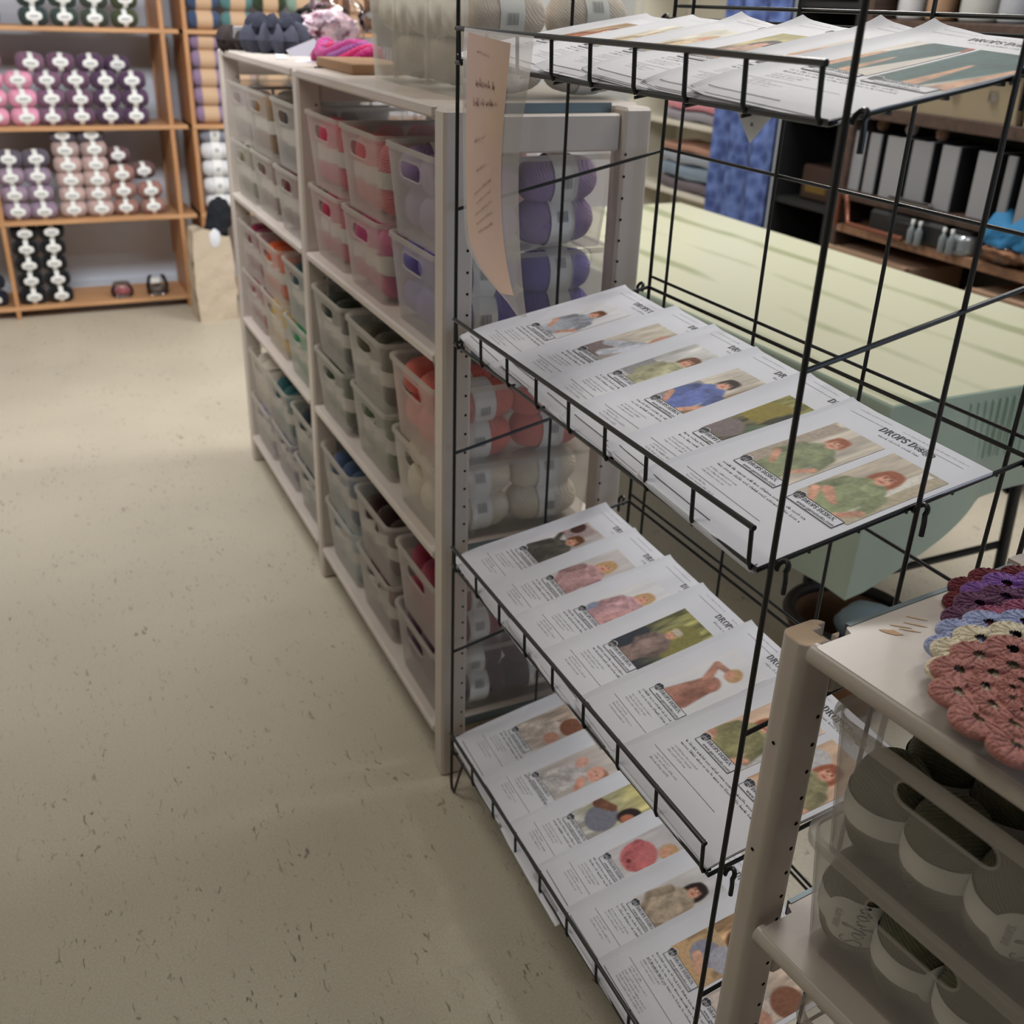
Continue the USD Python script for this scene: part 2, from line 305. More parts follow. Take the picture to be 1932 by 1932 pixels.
def serif_text(text, h):
    if text not in GC:
        ms, x = [], 0
        for ch in text:
            if ch not in GC:
                g, adv = serif_glyph(ch); g = g.simplify(.015)
                vs = [trimesh.creation.triangulate_polygon(q, engine="earcut") for q in getattr(g, "geoms", [g])]
                GC[ch] = (cat([(np.column_stack([v, np.zeros(len(v))]), f) for v, f in vs]), adv)
            m, adv = GC[ch]
            if ch != " ": ms.append(mv(m, (x, 0, 0)))
            x += adv
        GC[text] = cat(ms)
    v, f = GC[text]; return v*h, f
TCACHE = {}
def sans(text, h):
    if text not in TCACHE:
        m = meshkit.text_mesh(text, 1.0, .01); v, f = np.array(m.vertices), np.array(m.faces)
        k = (v[f][:, :, 2] > .005).all(1); TCACHE[text] = (v*[1, 1, 0], f[k])
    v, f = TCACHE[text]; return v*h, f
def stroke_text(paths, w):
    g = unary_union([LineString(p).buffer(w) for p in paths]); g = g.simplify(w*.3)
    vs = [trimesh.creation.triangulate_polygon(q, engine="earcut") for q in getattr(g, "geoms", [g])]
    return cat([(np.column_stack([v, np.zeros(len(v))]), f) for v, f in vs])
def greek(u0, u1, v, h, r, words=(2, 9)):
    """small illegible print: strokes grouped into words"""
    q = []; x = u0
    while x < u1:
        for _ in range(int(r.integers(*words))):
            if x > u1: break
            s = h*(.62 if r.random() < .7 else 1.0); w = h*.13
            q.append((x, v, x+w, v+s)); q.append((x, v+s*.35 if r.random() < .5 else v, x+h*.42, v+(s*.35 if r.random() < .5 else 0)+h*.12))
            x += h*.62
        x += h*.5
    q = np.array(q); n = len(q)
    V = np.zeros((n, 4, 3)); V[:, :, 0] = q[:, [0, 2, 2, 0]]; V[:, :, 1] = q[:, [1, 1, 3, 3]]
    return V.reshape(-1, 3), (np.arange(n)[:, None, None]*4+np.array([[0, 1, 2], [0, 2, 3]])).reshape(-1, 3)
def rect2(u0, v0, u1, v1): return np.array([(u0, v0, 0), (u1, v0, 0), (u1, v1, 0), (u0, v1, 0)], float), np.array([(0, 1, 2), (0, 2, 3)])
def outline2(u0, v0, u1, v1, w): return cat([rect2(u0, v0, u1, v0+w), rect2(u0, v1-w, u1, v1), rect2(u0, v0, u0+w, v1), rect2(u1-w, v0, u1, v1)])
def segs(m, n):
    """cut long rectangles so that print follows a bent page"""
    v, f = m; t = trimesh.Trimesh(v, f, process=False)
    v2, f2 = trimesh.remesh.subdivide_to_size(t.vertices, t.faces, n, max_iter=8); return v2, f2
BADGE = None
def badge(cu, cv, r):
    """round emblem: dark striped ball with a pale diagonal word band"""
    global BADGE
    if BADGE is None:
        d = Point(0, 0).buffer(1, 14); cut = [LineString([(-1.2, y+.1), (0, y+.42), (1.2, y+.2)]).buffer(.055) for y in (-.95, -.62, .55)]
        cut += [LineString([(-1.1, -.3), (0, -.02), (1.1, .1)]).buffer(.05), LineString([(-.55, -1), (-.2, 0), (-.5, 1)]).buffer(.04), LineString([(.5, -1), (.35, 0), (.6, 1)]).buffer(.04)]
        g = d.difference(unary_union(cut)).simplify(.02)
        vs = [trimesh.creation.triangulate_polygon(q, engine="earcut") for q in getattr(g, "geoms", [g])]
        BADGE = cat([(np.column_stack([v, np.zeros(len(v))]), f) for v, f in vs])
    v, f = BADGE; return v*r+np.array([cu, cv, 0]), f

# ------------------------------------------------------------------ printed pictures, painted per vertex
def picture(spec, nx, ny, seed):
    """spec: bg (top rgb, bottom rgb, streak amount) and shapes in picture units (x 0..1, y 0..h/w); returns colours nx*ny"""
    bg, shapes = spec; asp = ny/nx
    x, y = np.meshgrid(np.linspace(0, 1, nx), np.linspace(0, asp, ny), indexing="ij"); x = x.ravel(); y = y.ravel()
    t = (y/asp)[:, None]; C = np.array(bg[1], float)*(1-t)+np.array(bg[0], float)*t
    P = np.column_stack([x*9, y*2, np.full_like(x, seed)]); C = C*(1+bg[2]*(meshkit.fbm(P, 3, seed)-.5)[:, None]*2)
    P2 = np.column_stack([x*30, y*30, np.full_like(x, seed)])
    cshift = 0.
    for s in shapes:
        cshift += 1.7; k, col = s[0], np.array(s[-1], float)
        if k == "e":
            _, cx, cy, rx, ry, rot, _c = s; dx, dy = x-cx, y-cy; ca, sa = math.cos(rot), math.sin(rot)
            d = 1-np.sqrt(((dx*ca+dy*sa)/rx)**2+((-dx*sa+dy*ca)/ry)**2); soft = .09/max(min(rx, ry), .03)*.5
        elif k == "c":
            _, x0, y0, x1, y1, r0, r1, _c = s; dx, dy = x1-x0, y1-y0; q = np.clip(((x-x0)*dx+(y-y0)*dy)/(dx*dx+dy*dy), 0, 1)
            d = (r0+(r1-r0)*q)-np.hypot(x-x0-q*dx, y-y0-q*dy); soft = .045
        elif k == "r":
            _, x0, y0, x1, y1, _c = s; d = np.minimum(np.minimum(x-x0, x1-x), np.minimum(y-y0, y1-y)); soft = .03
        a = np.clip(d/soft+.5, 0, 1)[:, None]
        C = C*(1-a)+a*col*(1+.15*(meshkit.noise(P2, seed+3)-.5)[:, None]+.5*(meshkit.fbm(np.column_stack([x*6+cshift, y*4, np.full_like(x, seed+9)]), 3, seed)-.5)[:, None]*(k == 'c')-.14*np.clip(d/.3, -1, 0)[:, None])
    return lin(np.clip(C, 0, 255))
SK, HB, HD, HR, HBL = (214, 160, 136), (110, 74, 52), (44, 32, 30), (160, 92, 66), (196, 160, 116)
def person(cx=.52, top=1.38, s=1.0, sw=(130, 140, 110), hair=HB, skin=SK, arms=1, tilt=0., longh=True, hat=None):
    """half figure: hair, neck, jumper, arms, face; top = crown height in picture units"""
    hy = top-.20*s; n = hy-.20*s; d = tuple(np.array(sw)*.86); l = []
    if longh: l += [("e", cx+tilt*.1, hy-.06*s, .19*s, .27*s, 0, hair)]
    l += [("c", cx, hy-.05*s, cx, n-.05*s, .06*s, .07*s, tuple(np.array(skin)*.92))]
    l += [("c", cx, n-.16*s, cx-.02, -.1, .27*s, .27*s, sw), ("c", cx-.16*s, n-.09*s, cx+.16*s, n-.09*s, .09*s, .09*s, sw)]
    if arms:
        l += [("c", cx-.28*s, n-.16*s, cx-.36*s, n-.55*s, .09*s, .075*s, d), ("c", cx-.36*s, n-.55*s, cx-.16*s, n-.80*s, .06*s, .05*s, d if arms == 1 else skin)]
        l += [("c", cx+.28*s, n-.16*s, cx+.38*s, n-.52*s, .09*s, .075*s, d), ("c", cx+.38*s, n-.52*s, cx+.20*s, n-.82*s, .06*s, .05*s, d if arms == 1 else skin)]
    f = tuple(np.array(skin)*1.06)
    l += [("e", cx+tilt*.06, hy-.01*s, .118*s, .155*s, tilt, f), ("e", cx, hy+.13*s, .13*s, .075*s, tilt, hair), ("e", cx-.12*s, hy+.04*s, .035*s, .12*s, -.15, hair), ("e", cx+.12*s, hy+.04*s, .035*s, .12*s, .15, hair)]
    if hat: l += [("e", cx, hy+.14*s, .16*s, .10*s, tilt, hat)]
    for q in (-1, 1): l += [("e", cx+q*.045*s, hy+.015*s, .018*s, .013*s, 0, (70, 48, 42)), ("e", cx+q*.045*s, hy+.045*s, .024*s, .008*s, 0, tuple(np.array(hair)*.9))]
    l += [("e", cx+.004, hy-.035*s, .016*s, .022*s, 0, tuple(np.array(skin)*.9)), ("e", cx, hy-.085*s, .04*s, .015*s, 0, (170, 88, 84))]
    return l
WHT = (226, 226, 230)
def bgc(a, b=None, k=.25): return (a, b or a, k)
GREEN = (146, 154, 118); JEANS = (150, 164, 186)
P_GREEN1 = (bgc((206, 196, 182), (196, 186, 172)), [("r", .0, 0, .25, 1.6, (176, 162, 148)), ("c", .5, .0, .55, .5, .25, .25, JEANS)]+person(.52, 1.40, .98, GREEN, HR, arms=2, longh=False))
P_GREEN2 = (bgc((200, 188, 172), (188, 176, 160)), [("r", .62, 0, .8, 1.6, (228, 222, 212)), ("r", .8, 0, 1, 1.6, (190, 178, 154))]+person(.48, 1.32, 1.12, GREEN, HR, arms=2)+[("c", .2, .35, .5, .2, .09, .05, SK)])
P_BLUE = (bgc((214, 206, 192), (196, 184, 170)), [("r", .78, 0, 1, 1.6, (150, 122, 92)), ("r", 0, 0, .3, .9, (150, 146, 148))]+person(.45, 1.36, 1.1, (98, 112, 172), HD, arms=2, longh=False))
P_FOREST = (bgc((120, 118, 62), (96, 88, 76), .9), [("e", .3, 1.1, .5, .35, .4, (146, 132, 56)), ("e", .75, .95, .3, .4, 0, (62, 58, 44)), ("c", .25, .1, .75, .9, .16, .12, (92, 108, 80)), ("e", .2, .3, .34, .3, 0, (128, 116, 116)), ("e", .8, 1.25, .3, .2, 0, (40, 44, 34))])
P_OLIVE = (bgc((214, 212, 210), (180, 178, 178)), [("r", 0, .1, .32, .75, (150, 148, 152))]+person(.60, 1.36, 1.05, (176, 174, 142), HB, arms=1))
P_GREYC = (bgc((206, 198, 182), (188, 176, 170)), [("e", .25, .2, .4, .3, 0, (140, 124, 124)), ("c", .2, .5, .75, .9, .12, .16, (182, 184, 194)), ("c", .5, .2, .9, 1.2, .14, .1, (190, 192, 202)), ("e", .8, 1.25, .18, .3, .3, (198, 150, 128)), ("c", .9, .3, .95, .9, .07, .07, (204, 158, 134))])
P_GREYA = (bgc(WHT, (218, 218, 224), .05), person(.5, 1.38, 1.0, (168, 172, 182), HB, arms=2, longh=False))
P_TODDLER = (bgc((196, 188, 186), (226, 226, 230), .2), [("r", .0, .95, .5, 1.6, (176, 158, 156)), ("e", .1, 1.35, .16, .2, .4, (84, 58, 54)), ("e", .95, 1.3, .14, .16, 0, (44, 36, 44)), ("c", .5, .0, .42, .35, .22, .2, (96, 100, 112))]+person(.50, 1.25, 1.15, (98, 96, 90), HB, arms=1, longh=False)+[("c", .2, .75, .02, .98, .07, .06, (98, 96, 90)), ("e", .0, 1.03, .05, .06, 0, (206, 130, 126))])
P_GIRL1 = (bgc((206, 200, 200), (214, 208, 208), .1), person(.46, 1.36, 1.12, (196, 156, 158), HBL))
P_GIRL2 = (bgc(WHT, (222, 220, 222), .05), [("e", .3, .2, .25, .25, 0, (146, 154, 178))]+person(.52, 1.36, 1.0, (204, 160, 166), HBL)+[("c", .62, .1, .72, .7, .1, .08, (196, 150, 150))])
P_GARDEN = (bgc((150, 146, 92), (58, 62, 66), .6), [("r", 0, 0, .45, .75, (58, 62, 72)), ("e", .75, 1.0, .4, .5, .3, (138, 132, 78)), ("c", .35, .05, .62, .2, .07, .06, (150, 108, 84)), ("c", .62, .2, .42, .55, .09, .08, (128, 112, 108))]+person(.52, 1.2, .8, (142, 122, 116), HBL, longh=False, hat=(196, 188, 168)))
P_CARDI = (bgc(WHT, WHT, .02), [("c", .3, .0, .38, .4, .1, .1, (86, 88, 96)), ("c", .42, .05, .55, .75, .22, .2, (176, 128, 112)), ("c", .62, .1, .6, .7, .16, .12, (168, 118, 104)), ("c", .4, .8, .2, 1.15, .09, .07, (176, 128, 112)), ("c", .2, 1.15, .5, 1.2, .07, .06, (180, 132, 116)), ("e", .62, 1.22, .15, .18, .5, HBL), ("e", .56, 1.16, .09, .12, .4, SK)])
P_PEACH = (bgc((234, 204, 180), (226, 190, 166), .15), [("r", .8, 0, 1, 1.6, (196, 196, 200))]+person(.45, 1.2, 1.1, (150, 146, 106), HR, arms=2))
P_PEACH2 = (bgc((228, 196, 170), (214, 176, 148), .2), [("e", .2, 1.0, .3, .4, 0, (200, 198, 200))]+person(.56, 1.34, 1.1, (158, 152, 116), HR, arms=2))
P_BABY = (bgc((206, 196, 190), (190, 182, 180), .1), [("c", .45, .1, .5, .7, .34, .3, (196, 190, 190)), ("e", .75, 1.05, .2, .22, .3, (222, 168, 150)), ("e", .8, 1.08, .2, .16, .6, (160, 118, 96)), ("e", .73, 1.02, .17, .2, .3, (226, 172, 154)), ("e", .3, .95, .13, .16, .4, (222, 172, 156)), ("c", .72, .7, .9, .5, .08, .07, (222, 160, 140)), ("e", .68, 1.06, .018, .012, 0, (70, 48, 42)), ("e", .78, 1.03, .018, .012, 0, (70, 48, 42)), ("e", .72, .93, .04, .012, .2, (180, 96, 92))])
P_CREAM = (bgc((196, 176, 160), (206, 194, 186), .3), [("c", .3, .2, .6, .8, .25, .25, (206, 192, 184)), ("e", .8, 1.2, .3, .3, 0, (140, 96, 76)), ("e", .85, .6, .2, .2, 0, (196, 150, 132))])
P_SHAWL = (bgc((206, 196, 130), (188, 186, 184), .4), [("e", .5, .55, .36, .4, .3, (128, 128, 142)), ("c", .1, .7, .4, .9, .14, .1, (122, 84, 66)), ("e", .78, 1.1, .2, .28, -.3, HD), ("e", .82, 1.02, .11, .16, -.3, (190, 120, 96))])
P_PINK = (bgc((196, 190, 192), (206, 202, 206), .1), [("e", .45, .55, .38, .42, .2, (206, 120, 122)), ("c", .2, .7, .4, .3, .14, .12, (196, 108, 112)), ("c", .8, .6, .6, .25, .13, .1, (198, 112, 114)), ("e", .7, 1.15, .2, .22, 0, HBL), ("e", .66, 1.08, .12, .15, 0, SK), ("e", .45, .3, .05, .05, 0, (110, 50, 56))])
P_BEIGE = (bgc((206, 204, 206), (214, 206, 200), .1), person(.5, 1.38, 1.14, (186, 168, 148), HD))
P_CHILD = (bgc((190, 150, 110), (206, 176, 140), .5), [("r", .0, .0, 1, .35, (206, 172, 132)), ("r", 0, .8, 1, .95, (206, 176, 140)), ("e", .45, .5, .3, .3, 0, (150, 150, 168)), ("c", .4, .35, .7, .2, .1, .08, (206, 160, 136)), ("e", .75, .75, .3, .3, .3, (178, 178, 190)), ("e", .6, 1.2, .3, .25, 0, (110, 76, 58))])
P_TEAL1 = (bgc((222, 214, 206), (214, 206, 196), .1), [("r", .35, 1.48, 1.1, 1.9, (186, 84, 58)), ("c", .3, -.1, .6, 1.5, .26, .34, (24, 76, 78)), ("c", .08, .1, .16, 1.0, .10, .05, (196, 146, 112)), ("c", .52, .1, .52, .85, .10, .03, (196, 146, 112))])
P_TEAL2 = (bgc((40, 86, 84), (206, 190, 176), .1), [("c", .3, -.1, .55, 1.4, .3, .5, (24, 76, 76)), ("c", .5, .0, .45, .9, .11, .03, (200, 150, 116)), ("c", .88, -.1, 1.0, .9, .14, .08, (200, 152, 120))])
P_TAN = (bgc((150, 122, 88), (206, 186, 166), .3), person(.5, 1.3, 1.1, (176, 112, 84), HB))
P_PALE = (bgc((222, 218, 206), (216, 204, 188), .2), person(.5, 1.3, 1.0, (206, 186, 156), HBL))
P_OLIV2 = (bgc((170, 160, 100), (206, 190, 170), .4), person(.45, 1.25, 1.1, (176, 142, 122), HD))

# ------------------------------------------------------------------ pattern sheets
def page(k, yl, x0, i, seed, droop=.0, curl=.0, lift=0.):
    """page surface on shelf k: u from its left edge towards the camera, v from the front edge up the slope"""
    ca = 1/math.hypot(1, SL); r = np.random.default_rng(seed); p1, p2 = r.random(2)*6; aw = .0016; tw = r.uniform(-.035, .035)*.6
    def f(u, v, off=0.):
        x = x0+v*ca; h = .0035+lift+.0095*(1-u/.21)+.0035*np.clip((.022-u)/.022, 0, 1)**2+aw*np.sin(v*14+p1)*np.sin(u*11+p2)
        h = h-droop*np.clip((.05-v)/.05, 0, 1)**2+curl*np.clip((v-.25)/.047, 0, 1)**2*np.clip(1-u/.07, 0, 1)
        return np.stack([x-off*SL*ca+tw*(u-.1), yl-u-tw*(v-.1), SH[k]+SL*x+h+off], -1)
    return f
SHEETS = []
def sheet(k, yl, x0, label, photos, seed, title=None, lines=2, droop=.003, curl=0., head=True, w=.21, leaves=2, lift=0., sub=None):
    f = page(k, yl, x0, 0, seed, droop, curl, lift); r = np.random.default_rng(seed+100)
    t = thing("pattern_sheet", label, "pattern sheet", group=None)
    g = lambda u, v: f(u*w, v*.297)
    obj("paper", slab(g, 22, 22, .0010), PAPER, t, 40)
    for j in range(leaves):
        f2 = page(k, yl+r.uniform(-.002, .003), x0-r.uniform(.001, .005), 0, seed, droop, 0, lift-.0011*(j+1))
        obj("under_sheet", slab(lambda u, v: f2(u*w, v*.297), 8, 14, .0005), PAPER, t, 40)
    put = lambda m, off: (f(m[0][:, 0], m[0][:, 1], off), m[1])
    for q, ph in enumerate(photos):
        u0, u1, v0, v1, spec = ph
        nx, ny = 46, int(46*(v1-v0)/(u1-u0)); C = picture(spec, nx, ny, seed+q)
        G = grid(lambda u, v: f(u0+(u1-u0)*u, v0+(v1-v0)*v, .00035), nx, ny)
        ph_ = obj("printed_photo", G, PRINT, t, col=C)
        lg = [segs(outline2(u0+.004, v0-.016, u1-.004, v0+.001, .0007), .012), mv(serif_text("DROPS DESIGN.", .0056), (u0+.017, v0-.0068, 0)), mv(sans("www.garnstudio.com", .0040), (u0+.017, v0-.0138, 0))]
        obj("caption_box", put(segs(rect2(u0+.004, v0-.016, u1-.004, v0+.001), .012), .00055), PAPER, ph_)
        obj("caption_print", put(cat(lg), .0008), INK, ph_)
        ring = np.array([(math.cos(a), math.sin(a)) for a in np.linspace(0, 2*PI, 20)[:-1]]+[(0, 0)])*.0075+[u0+.009, v0-.002]
        obj("badge_disc", (f(*ring.T, .0007), np.array([(j, (j+1) % 19, 19) for j in range(19)])), PAPER, ph_)
        obj("badge", put(badge(u0+.009, v0-.002, .0068), .0009), INK, ph_)
    ms = []
    for j in range(lines): ms.append(greek(.034, .20-.03*r.random(), .088-.0075*j, .0038, r))
    obj("bold_print", put(cat(ms), .0004), INK, t, kind="stuff")
    ms = [greek(.034, .034+e, v, .0028, r) for v, e in ((.071, .05), (.0655, .045), (.060, .04), (.045, .028), (.040, .05), (.034, .04))]
    ms += [greek(.026, .075, .287, .0020, r), greek(.095, .19, .285, .0020, r)]
    if lines > 2: ms += [greek(.034, .10, .029-.005*j, .0028, r) for j in range(3)]
    obj("small_print", put(cat(ms), .0004), GREYINK, t, kind="stuff")
    obj("rule_line", put(segs(cat([rect2(.02, .0505, .15, .0510), rect2(.012, .0115, .12, .0124), rect2(.02, .277, .19, .2774)]), .015), .0004), INK, t, kind="stuff")
    if head:
        obj("heading_print", put(mv(serif_text("DROPS Design", .0105), (.075, .268, 0)), .0004), INK, t)
        obj("subheading_print", put(greek(.085, .145, .259, .0042, r), .0004), GREYINK, t)
    return t
STD = lambda s, a=.036, b=.112: (a, b, .112, .242, s)
SEC = lambda s, a=.124, b=.203: (a, b, .112, .242, s)
for i, (ph, lb) in enumerate([(P_TAN, "pattern sheet with small brown and olive picture, furthest left on the top wire shelf"), (P_PALE, "pattern sheet with pale cream picture, second from left on the top wire shelf"),
        (P_PALE, "pattern sheet with faint beige picture, third from left on the top wire shelf"), (P_OLIV2, "pattern sheet with rosy figure on olive green, fourth on the top wire shelf"),
        (P_TEAL1, "pattern sheet picturing teal knitwear below a red corner, on the top wire shelf"), ]):
    sheet(0, -.052-.115*i if i < 4 else -.530-.105*(i-4), .004+.003*(i % 2), lb, [STD(ph)], 10+i, curl=(.0, .0, .006, .005, .008)[i], droop=.004)
sheet(0, -.607, .006, "uppermost pattern sheet with two teal dress pictures, nearest on the top wire shelf", [(.036, .112, .112, .242, P_TEAL1), (.118, .205, .112, .242, P_TEAL2)], 19, droop=.004, curl=.007)
Y2 = [-.052, -.190, -.296, -.400, -.512, -.602]
L2 = [(P_GREYA, "pattern sheet with grey jumper figure, leftmost on the second wire shelf"), (P_GREYC, "pattern sheet picturing grey knit stockings, second on the second wire shelf"),
      (P_OLIVE, "pattern sheet picturing long-haired woman in olive-cream jumper on the second wire shelf"), (P_BLUE, "pattern sheet picturing dark-haired woman in blue short-sleeved jumper"),
      (P_FOREST, "pattern sheet with dark mossy garden picture on the second wire shelf")]
for i, (ph, lb) in enumerate(L2):
    sheet(1, Y2[i], .006+.004*((i*2) % 3)-(.012 if i == 4 else 0), lb, [STD(ph)], 30+i, droop=.010 if i in (2, 3) else .004)
sheet(1, Y2[5], -.004, "uppermost pattern sheet with two pictures of red-haired woman in sage green top", [(.034, .112, .115, .245, P_GREEN1), (.125, .203, .115, .245, P_GREEN2)], 36, leaves=3, droop=.002)
Y3 = [-.050, -.158, -.262, -.362, -.482, -.598]
L3 = [(P_TODDLER, "pattern sheet picturing toddler in dark grey romper, leftmost on the third wire shelf"), (P_GIRL1, "pattern sheet picturing smiling fair girl in dusty pink jumper"),
      (P_GIRL2, "pattern sheet picturing fair girl in pink cardigan on white, third wire shelf"), (P_GARDEN, "pattern sheet picturing seated figure in sun hat against green garden"),
      (P_CARDI, "pattern sheet picturing figure in brown cardigan with raised arm on white")]
for i, (ph, lb) in enumerate(L3): sheet(2, Y3[i], .004-.004*(i % 2), lb, [STD(ph, .034, .112)], 50+i, droop=.004)
sheet(2, Y3[5], .000, "uppermost pattern sheet with two peach pictures of green jumpers, on the third wire shelf", [(.034, .112, .115, .245, P_PEACH), (.125, .203, .115, .245, P_PEACH2)], 57, leaves=3)
Y4 = [-.045, -.168, -.290, -.394, -.494, -.594]
L4 = [(P_CREAM, "pattern sheet with pale cream and brown picture, leftmost on the lowest wire shelf"), (P_BABY, "pattern sheet picturing baby with raised arms on the lowest wire shelf"),
      (P_SHAWL, "pattern sheet picturing grey-blue shawl on yellow, lowest wire shelf"), (P_PINK, "pattern sheet picturing coral pink jumper, lowest wire shelf"),
      (P_BEIGE, "pattern sheet picturing dark-haired woman in beige jumper, lowest wire shelf")]
for i, (ph, lb) in enumerate(L4): sheet(3, Y4[i], .006-.006*(i % 3), lb, [(.036, .122, .100, .240, ph) if i == 1 else STD(ph, .034, .110)], 70+i, head=i > 1, droop=.003)
sheet(3, Y4[5], .000, "uppermost pattern sheet picturing child in grey jumper among wood, lowest wire shelf", [STD(P_CHILD), SEC(P_CREAM)], 77, lines=3)
fl = thing("price_tag", "small white paper corner hanging point down under the top wire shelf", "price tag")
obj("paper_flag", extr(Polygon([(-.674, 1.306), (-.736, 1.306), (-.704, 1.275)]), .0006), PAPER, fl)
obj("tag_print", mv(rect2(0, 0, .004, .003), (-.706, 1.289, .0008)), GREYINK, fl)
for c in fl.GetChildren():
    m = UsdGeom.Mesh(c); v = np.array(m.GetPointsAttr().Get()); m.GetPointsAttr().Set(Vt.Vec3fArray.FromNumpy(np.stack([.010-v[:, 2], v[:, 0], v[:, 1]], 1).astype(np.float32)))
# pink laminated notice hanging from the top rail
sg = thing("laminated_notice", "curling pink laminated notice hanging at the left end of the top wire shelf", "notice")
Lp = np.array([(-.024, -.130, 1.349), (-.024, -.126, 1.26), (-.026, -.138, 1.13), (-.034, -.185, 1.07), (-.045, -.36, 1.035)]); Rp = np.array([(-.022, -.329, 1.346), (-.012, -.292, 1.27), (-.006, -.268, 1.21), (-.010, -.285, 1.115), (-.045, -.385, 1.037)])
Lp[:, 1] += .0; q_ = np.linspace(0, 1, 5)
from scipy.interpolate import CubicSpline
cl_, cr_ = CubicSpline(q_, Lp), CubicSpline(q_, Rp)
def strip(u, v, off=0.):
    a, b = cl_(v), cr_(v); p = a+(b-a)*u[:, None]; p[:, 0] -= off+.006*np.sin(u*PI); return p
LAM = plastic("laminate_film", (214, 208, 204), .45, .7, .2)
PINKP = mat("pink_peach_print", {"tc": TC, "n": ("noise_texture", {"scale": 9.0, "detail": 2.0}), "r": ("rgb_ramp", {"ramp": [(.35, tuple(lin((216, 186, 178)))), (.65, tuple(lin((222, 192, 170))))]}), "p": ("principled_bsdf", {"roughness": .35})}, [("tc.object", "n.vector"), ("n.fac", "r.fac"), ("r.color", "p.base_color")])
v_, f_ = grid(lambda u, v: strip(u, v), 10, 30); obj("laminate_film", (v_, f_), LAM, sg, True)
obj("pink_print", grid(lambda u, v: strip(.10+.66*u, .03+.93*v*.97, .0012), 10, 30, True), PINKP, sg, True)
ms = []
for v0, h, a, b in ((.10, .010, .30, .5), (.205, .030, .30, .58), (.26, .026, .26, .66), (.36, .012, .3, .5), (.45, .012, .35, .5), (.52, .012, .3, .6), (.56, .012, .34, .6), (.6, .012, .3, .62), (.64, .012, .32, .62), (.68, .012, .34, .6)):
    m = greek(a*.16, b*.16, 0, h*.30, rng); ms.append((strip(m[0][:, 0]/.16, v0-m[0][:, 1]/.33, .0022), m[1]))
obj("notice_print", cat(ms), plain("rose_brown_ink", (140, 96, 96), .6), sg)

# ------------------------------------------------------------------ yarn balls
LEVEL = ["lowest", "second", "third", "fourth", "fifth", "sixth"]; STK = {}
ORD = ["first", "second", "third", "fourth", "fifth", "sixth", "seventh", "eighth", "ninth", "tenth"]
BALLS = {}
def ball_surface(R, L, p=2.7, q=2.3, nu=28, nv=16, squash=1.0, lump=.02, seed=1):
    def f(u, v):
        s = np.clip(-math.cos(0)*0+(-np.cos(v*PI)), -1, 1); rr = R*np.power(np.maximum(1-np.abs(s)**p, 1e-6), 1/q); a = u*2*PI
        d = 1+lump*2*(meshkit.fbm(np.column_stack([np.cos(a)*2, np.sin(a)*2, s*2+seed]), 2, seed)-.5)
        return np.stack([s*L/2, rr*np.cos(a)*d*squash, rr*np.sin(a)*d], -1)
    return f
def band_mesh(R, L, p, q, w0, w1, front, off, nu=40, span=(0, 2*PI), squash=1., lump=0., seed=1, lab=(.25, .45)):
    """paper band round the x axis: half width w0 at the front (angle 'front'), w1 elsewhere"""
    S = ball_surface(R, L, p, q, squash=squash, lump=lump, seed=seed)
    def f(u, v):
        a = span[0]+u*(span[1]-span[0]); d = np.abs((a-front+PI) % (2*PI)-PI); k = 1-np.clip((d-lab[0])/lab[1], 0, 1); k = np.sqrt(np.maximum(0, 1-(1-k)**2)); w = w1+(w0-w1)*k
        x = (2*v-1)*w; vv = np.arccos(np.clip(-2*x/L, -1, 1))/PI; P = S(a/(2*PI), vv); n = P*[0, 1, 1]; n /= np.linalg.norm(n, axis=1, keepdims=True); return P+n*off
    return grid(f, nu, 5)
def make_ball(kind, col, label, loc, rot, scale, group):
    t = thing("yarn_ball", label, "yarn ball", loc, rot, scale, group); Y = yarn(col)
    if kind == "wall":      # oval label facing the room (-y), axis x
        R, L = .0405, .116; S = ball_surface(R, L, 4.2, 2.3); obj("yarn", grid(S, 26, 15, True), Y, t, True)
        lb_ = obj("label_band", band_mesh(R, L, 4.2, 2.3, .0310, .010, PI, .0014, 110, lab=(.05, .40)), LABELW, t, True)
        P = band_mesh(R, L, 4.2, 2.3, .016, .016, PI, .0022, 6, (PI-.07, PI+.07)); obj("label_print", P, LABELP, lb_)
    elif kind == "kraft":
        R, L = .040, .150; obj("yarn", grid(ball_surface(R, L, 3.8, 2.4), 24, 15, True), Y, t, True)
        obj("label_band", band_mesh(R, L, 3.8, 2.4, .034, .034, PI, .0014, 30), LABELK, t, True)
    elif kind == "lying":   # axis x, plain band with barcode on the side facing -y
        R, L = .038, .138; obj("yarn", grid(ball_surface(R, L, 4.0, 2.5, lump=.05), 28, 17, True), Y, t, True)
        lb_ = obj("label_band", band_mesh(R, L, 4.0, 2.5, .021, .021, PI, .0026, 34, lump=.05), LABELW, t, True)
        S = ball_surface(R, L, 4.0, 2.5, lump=.05); bars = []
        for i in range(9):
            x = -.010+.0022*i; a0, a1 = PI-.5, PI-.06
            def f(u, v, x=x, w=.0007+.0004*(i % 3)): 
                P = S((a0+(a1-a0)*u)/(2*PI), np.arccos(np.clip(-2*(x+w*v)/L, -1, 1))/PI); n = P*[0, 1, 1]; return P+n/np.linalg.norm(n, axis=1, keepdims=True)*.0036
            bars.append(grid(f, 5, 2))
        obj("barcode_print", cat(bars), LABELP, lb_)
    elif kind == "upright":
        R, L = .036, .132; up = lambda m: mv(m, ry=-PI/2)
        obj("yarn", up(grid(ball_surface(R, L, 4.5, 2.6, lump=.04), 26, 16, True)), Y, t, True)
        obj("label_band", up(band_mesh(R, L, 4.5, 2.6, .018, .015, PI, .0022, 34, lump=.04)), LABELD, t, True)
    return t.GetPrim() if hasattr(t, "GetPrim") else t
